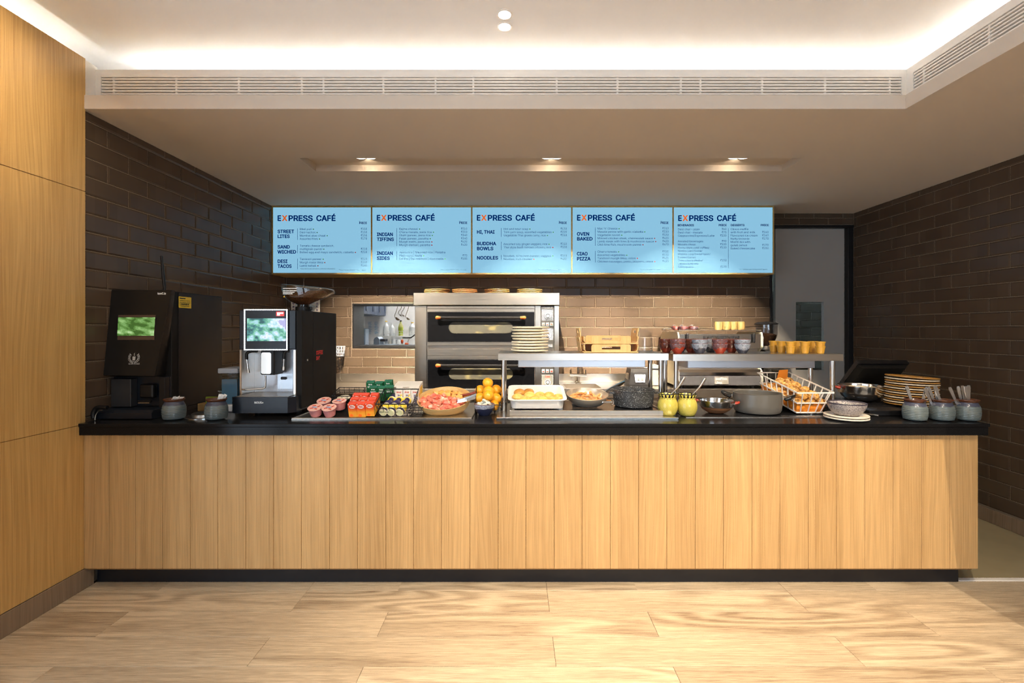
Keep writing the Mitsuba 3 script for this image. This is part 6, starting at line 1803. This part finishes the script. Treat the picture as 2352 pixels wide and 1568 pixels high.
pr('m_stone', tex(lambda p, n, uv: mix((0.030, 0.031, 0.033), (0.40, 0.42, 0.43), smoothstep(.72, .80, noise(p.x * 330 + p.y * 90, p.y * 260, p.z * 260)) * .9)), 0.4)
t = thing('stone_pot', 'dark grey speckled stone-effect pot on the hot plate', 'pot', None, mv(xx(1454.5, 2.955), 2.955, HZ + .0012))
put('pot', bowl([(0, 0), (.106, 0), (.114, .005), (.120, .03), (.127, .098), (.132, .101), (.132, .105)], .005, 56), 'm_stone', t, smooth=40)
for s in (-1, 1):
    put('handle', hull([(s * a_, b_, c_) for a_, b_ in ((.122, -.032), (.122, .032), (.152, -.022), (.152, .022), (.156, 0)) for c_ in (.078, .090)]), 'm_stone', t)

# ------------------------------------------------------------------ yellow jars with ladles
def pine(p, n, uv):
    u = uv.x * 30.0
    v = uv.y * 17.0
    row = dr.floor(v)
    uu = u + .5 * (row - 2 * dr.floor(row / 2))
    fx = dr.abs(uu - dr.floor(uu) - .5) * 2
    fy = v - row
    d = dr.abs(fy - (1 - fx) * .9)
    line = smoothstep(.16, .05, d)
    yel = mix((0.62, 0.52, 0.11), (0.54, 0.44, 0.07), noise(p.x * 40, p.y * 40, p.z * 40))
    body = mix(yel, (0.14, 0.15, 0.02), line * .85)
    nk = smoothstep(.735, .745, uv.y)
    dots = dr.abs(uv.x * 18 - dr.floor(uv.x * 18) - .5)
    dotm = smoothstep(.22, .16, dr.sqrt(dr.square(dots) + dr.square((uv.y - .77) * 14)))
    neck = mix(yel, (0.012, 0.010, 0.008), dotm)
    st = dr.abs(uv.x * 15 - dr.floor(uv.x * 15) - .5) * 2
    tri = smoothstep(-.05, .05, st - .30 - (uv.y - .83) * 3.2)
    top = mix((0.74, 0.62, 0.12), (0.010, 0.008, 0.007), tri)
    neck = mix(neck, top, smoothstep(.815, .825, uv.y))
    return mix(body, mix(neck, (0.012, 0.010, 0.008), smoothstep(.955, .965, uv.y)), nk)


pr('m_pine', tex(pine), 0.12, coat=.6)
YJ = [(0, .003), (.034, .003), (.036, 0), (.042, .002), (.050, .016), (.0565, .035), (.058, .052), (.0565, .070), (.051, .086), (.0465, .094), (.0455, .100), (.0475, .108), (.0535, .120), (.0555, .127)]
proto = None
for i, (p, y, lab) in enumerate(((1533.5, 2.812, 'yellow scale-patterned jar with a black rim, next to the stone pot'), (1578, 2.812, 'yellow scale-patterned jar with a black rim, next to the copper pan'))):
    zb = C + .0045 if i == 0 else GZ_
    M = mv(xx(p, y), y, zb, rz=i * 40)
    if proto is None:
        proto = thing('yellow_jar', lab, 'jar', 'yellow scale-patterned jars', M)
        put('jar', lathe_uv(bowl_profile(YJ, .005), 'm_pine', 52), None, proto)
    else:
        dup(proto, M, lab)
for i, (a_, b_, lab) in enumerate((((1540, 908), (1572.5, 865), 'steel ladle standing in the yellow jar next to the stone pot'), ((1589, 908), (1619.5, 868), 'steel ladle standing in the yellow jar next to the copper pan'))):
    p0, p1 = at(a_[0], a_[1], 2.82), at(b_[0], b_[1], 2.80)
    t = thing('ladle', lab, 'ladle', 'ladles in the yellow jars')
    lo = p0 + (p0 - p1) * .75
    lo[2] = max(lo[2], CT + .04)
    lo[0] = max(lo[0], xx((1533.5, 1578)[i], 2.812) - .025)
    put('handle', tube(arc([lo, p0, p0 * .45 + p1 * .55 + np.array([.004, 0, -.004]), p1], 6), np.linspace(.0045, .0075, 19), 10), 'm_polish', t, smooth=40)
    put('cup', ball(*lo, .018, 2, (1, 1, .6)), 'm_steel_dull', t, smooth=True)

# ------------------------------------------------------------------ copper pan, grey casserole
pr('m_copper', tex(lambda p, n, uv: mix((0.60, 0.28, 0.13), (0.50, 0.22, 0.10), noise(p.x * 12, p.y * 12, p.z * 160))), 0.32, metal=.55)
pr('m_red_grip', (0.33, 0.035, 0.018), 0.35)


def kadai(name, label, M, r, h, low, grip, band='m_chrome', hang=0):
    t = thing(name, label, 'pan', None, M)
    put('lower_shell', bowl([(0, 0), (r * .42, 0), (r * .60, h * .10), (r * .80, h * .28), (r * .90, h * .46), (r * .915, h * .50)], .003, 52), low, t, smooth=40)
    put('upper_band', lathe([(r * .915, h * .505), (r * .93, h * .50), (r * .955, h * .55), (r * .985, h * .95), (r * 1.0, h * .965), (r * 1.0, h), (r * .985, h), (r * .97, h * .95), (r * .94, h * .55), (r * .915, h * .505)], 56), band, t, smooth=40)
    for g_ in grip:
        a_ = math.radians(g_)
        ca, sa = math.cos(a_), math.sin(a_)

        def q(u, v, z):
            return (u * ca - v * sa, u * sa + v * ca, z)
        b = put('bracket', hull([q(u, v, z) for u in (r * .97, r * 1.10) for v in (-r * .20, r * .20) for z in (h * .74, h * .84)]), 'm_polish', t)
        put('grip', tube(arc([q(r * 1.07, -r * .26, h * .83), q(r * 1.22, -r * .20, h * .88), q(r * 1.27, 0, h * .92), q(r * 1.22, r * .20, h * .88), q(r * 1.07, r * .26, h * .83)], 6), r * .062, 12), 'm_red_grip', t, smooth=40, label='red handle grip')
    return t


kadai('copper_pan', 'round copper pan with a steel band and red grips beside the yellow jar', mv(xx(1643, 2.905), 2.895, GZ_ + .0008), .100, .078, 'm_copper', (-28, 150))
pr('m_grey_pot', (0.125, 0.118, 0.105), 0.30, metal=.2)
pr('m_bakelite', (0.008, 0.008, 0.008), 0.22)
t = thing('casserole', 'large grey anodised casserole with black handles in front of the fritter basket', 'pot', None, mv(xx(1739, 2.915), 2.915, GZ_ + .0008))
put('pot', bowl([(0, 0), (.112, 0), (.126, .006), (.134, .022), (.1365, .05), (.1365, .116), (.1385, .120)], .004, 60), 'm_grey_pot', t, smooth=40)
for ang in (150, -25):
    a_ = math.radians(ang)
    ca, sa = math.cos(a_), math.sin(a_)
    put('bracket', hull([(u * ca - v * sa, u * sa + v * ca, z) for u in (.136, .156) for v in (-.012, .012) for z in (.086, .100)]), 'm_polish', t)
    pth = [(.152, -.038, .092), (.174, -.030, .100), (.196, .0, .110), (.174, .030, .100), (.152, .038, .092)]
    put('handle', hull(np.vstack([ico(1).vertices * rr + (u * ca - v * sa, u * sa + v * ca, z) for (u, v, z), rr in zip(pth, (.010, .012, .011, .012, .010))])), 'm_bakelite', t, smooth=40)

# ------------------------------------------------------------------ white basket of fritters
BM_ = mv(1.762, 2.815, GZ_ + .002, rx=11, rz=3)
pr('m_basket_white', (0.72, 0.68, 0.62), 0.4)
t = thing('bread_basket', 'white flat-wire basket lined with orange paper and filled with fritters', 'basket', None, BM_)
bw, bd, bh = .222, .43, .135
w_ = thing('basket_riser', 'black riser holding up the back of the fritter basket', 'riser')
put('block', box(1.68, 1.84, 3.05, 3.10, GZ_ - .0003, GZ_ + .043, .002), 'm_black', w_)


def flat(p0, p1, w=.009, th=.003, up=(0, 0, 1)):
    p0, p1 = np.asarray(p0, float), np.asarray(p1, float)
    d = p1 - p0
    n = np.cross(d, up)
    n = n / (np.linalg.norm(n) + 1e-9) * th / 2
    u = np.cross(n, d)
    u = u / (np.linalg.norm(u) + 1e-9) * w / 2
    return hull([p + a * n + b * u for p in (p0, p1) for a in (-1, 1) for b in (-1, 1)])


def brect(z):
    g = .030 * (1 - z / bh)
    return [(-bw / 2 + g, g, z), (bw / 2 - g, g, z), (bw / 2 - g, bd - g, z), (-bw / 2 + g, bd - g, z)]


for nm, z in (('rim', bh), ('hoop', bh * .50), ('base_hoop', .003)):
    c4 = brect(z)
    put(nm, cat_([flat(c4[i], c4[(i + 1) % 4], .008, .004) for i in range(4)]), 'm_basket_white', t)
top_, bot_ = brect(bh), brect(.003)
for f in (.14, .42, .70, .90):
    for i in (0, 2):
        a_, b_ = [np.array(q[i]) * (1 - f) + np.array(q[(i + 1) % 4]) * f for q in (top_, bot_)]
        put('stave', flat(a_, b_, .008, .003, (1, 0, 0) if i % 2 else (0, 1, 0)), 'm_basket_white', t)
for f in np.linspace(.08, .92, 7):
    for i in (1, 3):
        a_, b_ = [np.array(q[i]) * (1 - f) + np.array(q[(i + 1) % 4]) * f for q in (top_, bot_)]
        put('stave', flat(a_, b_, .008, .003, (1, 0, 0)), 'm_basket_white', t)
pr('m_orange_paper', (0.80, 0.25, 0.02), 0.6)
lm = []
g0 = [np.array(q) for q in brect(.006)]
nU, nV = 30, 8
rs = np.random.RandomState(8)
per = []
for i in range(4):
    for k in range(nU // 2 if i % 2 == 0 else nU):
        per.append(i + k / (nU // 2 if i % 2 == 0 else nU))
vs, fs = [], []
for j in range(nV):
    z = .005 + (.060 * j / (nV - 1))
    c4 = [np.array(q) for q in brect(z)]
    for u in per:
        i = int(u)
        q = c4[i] * (1 - (u - i)) + c4[(i + 1) % 4] * (u - i)
        ce = np.array([0, bd / 2, z])
        q = ce + (q - ce) * (1 - .035)
        q = q + (meshkit.noise(np.array([[q[0] * 40, q[1] * 40, z * 40]]))[0] - .5) * np.array([.012, .012, .020 * (j == nV - 1)])
        vs.append(q)
n_ = len(per)
for j in range(nV - 1):
    for s in range(n_):
        q_ = (s + 1) % n_
        fs += [(j * n_ + s, j * n_ + q_, (j + 1) * n_ + q_), (j * n_ + s, (j + 1) * n_ + q_, (j + 1) * n_ + s)]
vs.append(np.array([0, bd / 2, .006]))
for s in range(n_):
    fs.append((len(vs) - 1, (s + 1) % n_, s))
put('paper_liner', trimesh.Trimesh(vs, fs, process=False), 'm_orange_paper', t, label='crumpled orange paper liner')
put('paper_flap', hull([(x, bd - .03 + y, z) for x, z in ((.01, .10), (.085, .10), (.08, .165), (.02, .16)) for y in (0, .001)]), 'm_orange_paper', t, label='orange paper corner')
pr('m_fritter', tex(lambda p, n, uv: mix((0.60, 0.32, 0.08), (0.24, 0.095, 0.018), smoothstep(.38, .68, fbm(p.x * 55, p.y * 55, p.z * 55)))), 0.42, coat=.15)
fm = ico(4).copy()
rr_ = np.linalg.norm(fm.vertices[:, :2], axis=1)
fm.vertices[:, 2] *= .68
fm.vertices[:, 2] -= np.sign(fm.vertices[:, 2]) * .42 * np.exp(-(rr_ / .28) ** 2)
fm.vertices *= (1 + .30 * (meshkit.fbm(fm.vertices * 2.6, 3) - .5))[:, None]
proto = None
spots = [(-.060, .052, .060), (.004, .050, .058), (.066, .052, .060), (-.030, .088, .030), (.036, .088, .030), (-.032, .074, .094), (.036, .070, .092), (-.060, .120, .050), (.008, .118, .052), (.072, .122, .046), (-.058, .190, .055), (.012, .192, .056), (.074, .195, .05), (-.056, .265, .056), (.012, .262, .06), (.074, .27, .052), (-.056, .335, .055), (.012, .335, .058), (.070, .34, .052), (-.04, .39, .05), (.04, .385, .055),
         (-.030, .085, .092), (.036, .090, .090), (-.026, .165, .098), (.042, .170, .096), (-.022, .24, .104), (.046, .245, .10), (-.018, .315, .106), (.048, .32, .102)]
for x, y, z in spots:
    M = BM_ @ mv(x, y, z, rx=RNG.uniform(-45, 45), ry=RNG.uniform(-40, 40), rz=RNG.uniform(0, 360)) @ np.diag([.0325, .0325, .0345, 1])
    if proto is None:
        proto = thing('fritter', 'golden brown fried fritter in the white basket', 'fritter', 'fritters in the white basket', M)
        put('fritter', fm, 'm_fritter', proto, smooth=True)
    else:
        dup(proto, M)

# ------------------------------------------------------------------ right end: speckled bowl, steel pan, till screen, plates
pr('m_saucer', (0.70, 0.62, 0.50), 0.22, coat=.3)
sx_c = (xx(1943.5, 2.70), 2.70)
proto = None
for k, lab in enumerate(('lower cream plate under the speckled grey bowl', 'upper cream plate directly under the speckled grey bowl')):
    M = mv(sx_c[0] + .003 * k, sx_c[1] + .004 * k, CT + .0012 + k * .0125) @ np.diag([.93, .93, .9, 1])
    if proto is None:
        proto = thing('plate', lab, 'plate', 'cream plates under the speckled bowl', M)
        put('plate', lathe(PLATE, 48), 'm_saucer', proto, smooth=35)
    else:
        dup(proto, M, lab)
pr('m_speckle', tex(lambda p, n, uv: mix(mix((0.37, 0.34, 0.33), (0.10, 0.085, 0.10), smoothstep(.52, .62, noise(p.x * 420, p.y * 420, p.z * 420))), (0.045, 0.04, 0.055), smoothstep(.86, .93, uv.y + .05 * (noise(p.x * 60, p.y * 60, 2.0) - .5)))), 0.3)
t = thing('bowl', 'wide speckled grey stoneware bowl on two cream plates at the right of the counter', 'bowl', None, mv(sx_c[0] + .003, sx_c[1], CT + .026))
put('bowl', lathe_uv(bowl_profile([(0, .002), (.050, .002), (.054, 0), (.068, .010), (.084, .030), (.094, .052), (.0975, .070)], .005), 'm_speckle', 56), None, t)
put('sauce', lathe([(0, .050), (.086, .050), (.086, .0508), (0, .0508)], 40), 'm_sugar', t)
t = thing('teaspoon', 'teaspoon lying on the edge of the plate under the speckled bowl', 'spoon')
put('handle', tube(arc([at(1984, 949, 2.72), at(2000, 951.5, 2.68), at(2018, 954.5, 2.65)], 5), np.linspace(.003, .0065, 11), 8), 'm_polish', t, smooth=40)
put('bowl', ball(*at(1978, 948, 2.735), .014, 2, (1.4, .9, .25)), 'm_polish', t, smooth=True)
t = thing('induction_hob', 'black square hob under the steel pan behind the gantry post', 'hob', None, np.eye(4))
put('body', box(1.93, 2.40, 2.93, 3.30, CT + .0005, CT + .036, .004), 'm_black', t)
put('glass', box(1.94, 2.39, 2.94, 3.29, CT + .0362, CT + .040, .001), 'm_black_gloss', t)
SPc = (xx(1977.5, 3.13), 3.13)
kadai('steel_pan', 'polished steel pan of idlis with red grips behind the speckled bowl', mv(SPc[0], SPc[1], CT + .0408), .134, .105, 'm_mirror', (-18, 172), band='m_polish')
pr('m_idli', (0.78, 0.68, 0.48), 0.5)
proto = None
im = ico(2).copy()
im.vertices[:, 2] *= .42
for i in range(9):
    a_ = i * 2 * math.pi / 8
    rr = 0 if i == 8 else .078
    M = mv(SPc[0] + rr * math.cos(a_), SPc[1] + rr * math.sin(a_), CT + .0408 + .080 + (.006 if i == 8 else 0)) @ np.diag([.032, .032, .034, 1])
    if proto is None:
        proto = thing('idli', 'pale steamed idli cake in the polished steel pan', 'idli', 'idlis in the steel pan', M)
        put('cake', im, 'm_idli', proto, smooth=True)
    else:
        dup(proto, M)
put('batter_disc', tf(lathe([(0, 0), (.118, 0), (.118, .004), (0, .004)], 40), mv(SPc[0], SPc[1], CT + .0408 + .066)), 'm_idli', 'steel_pan')
t = thing('till_screen', 'black till screen seen from behind, leaning over the plate stack by the right wall', 'till screen')
xa, xb = 2.279, 2.62
P0, P1 = np.array([0, 3.16, EYE - .222]), np.array([0, 3.36, EYE - .425])
nn = np.array([0, -.203, -.20])
nn = nn / np.linalg.norm(nn)
put('housing', hull([np.array([x, 0, 0]) + p for x in (xa, xb) for p in (P0, P1)] + [np.array([x + s * .0, 0, 0]) + p - nn * .03 for x, s in ((xa, 1), (xb, -1)) for p in (P0, P1)]), 'm_black', t)
put('back_cover', hull([np.array([x, 0, 0]) + p + nn * o for x, o, f in ((xa + .006, .001, 0), (xb - .006, .001, 0), (xa + .03, .028, 0), (xb - .03, .028, 0)) for p in (P0 + (P1 - P0) * .06, P1 - (P1 - P0) * .06)]), 'm_black_matt', t)
put('stand', hull([(x, y, z) for x in (2.38, 2.50) for y, z in ((3.26, EYE - .40), (3.31, EYE - .42), (3.25, CT + .013), (3.38, CT + .013))]), 'm_black', t)
put('base', box(2.33, 2.55, 3.20, 3.40, CT + .001, CT + .0125, .003), 'm_black', t)
t = thing('riser', 'low black riser under the stack of brown and cream plates', 'riser')
put('body', box(2.085, 2.50, 2.795, 3.19 - .262, CT + .001, CT + .034, .004), 'm_black', t)
put('foot', box(2.12, 2.46, 2.83, 2.90, CT + .0003, CT + .0009), 'm_black', t)
pr('m_brown_plate', (0.42, 0.20, 0.045), 0.2, coat=.4)
pr('m_cream_rim', (0.70, 0.60, 0.44), 0.2, coat=.4)
proto = None
pc = (xx(2094, 2.955), 2.965)
put('upper_deck', box(2.405, 2.50, 2.929, 3.12, CT + .001, CT + .034, .003), 'm_black', t)
for k in range(13):
    M = mv(pc[0] + RNG.uniform(-.003, .003) + .0008 * k, pc[1] + RNG.uniform(-.003, .003), CT + .0412 + k * .0138, ry=.4 * k * .5 + (1.5 if k == 12 else 0)) @ np.diag([1.13, 1.13, .78, 1])
    br = k % 2 == 0
    lab = 'mustard brown dinner plate on top of the stack beside the cutlery pots' if k == 12 else f'{"brown" if br else "cream"} dinner plate, {ORD[k] if k < 12 else "top"} from below in the stack beside the cutlery pots'
    if proto is None:
        proto = thing('dinner_plate', lab, 'plate', 'dinner plates stacked beside the cutlery pots', M)
        put('plate', lathe(PLATE, 56), 'm_brown_plate', proto, smooth=35)
    else:
        dup(proto, M, lab, swap={'plate': 'm_brown_plate' if br else 'm_cream_rim'})
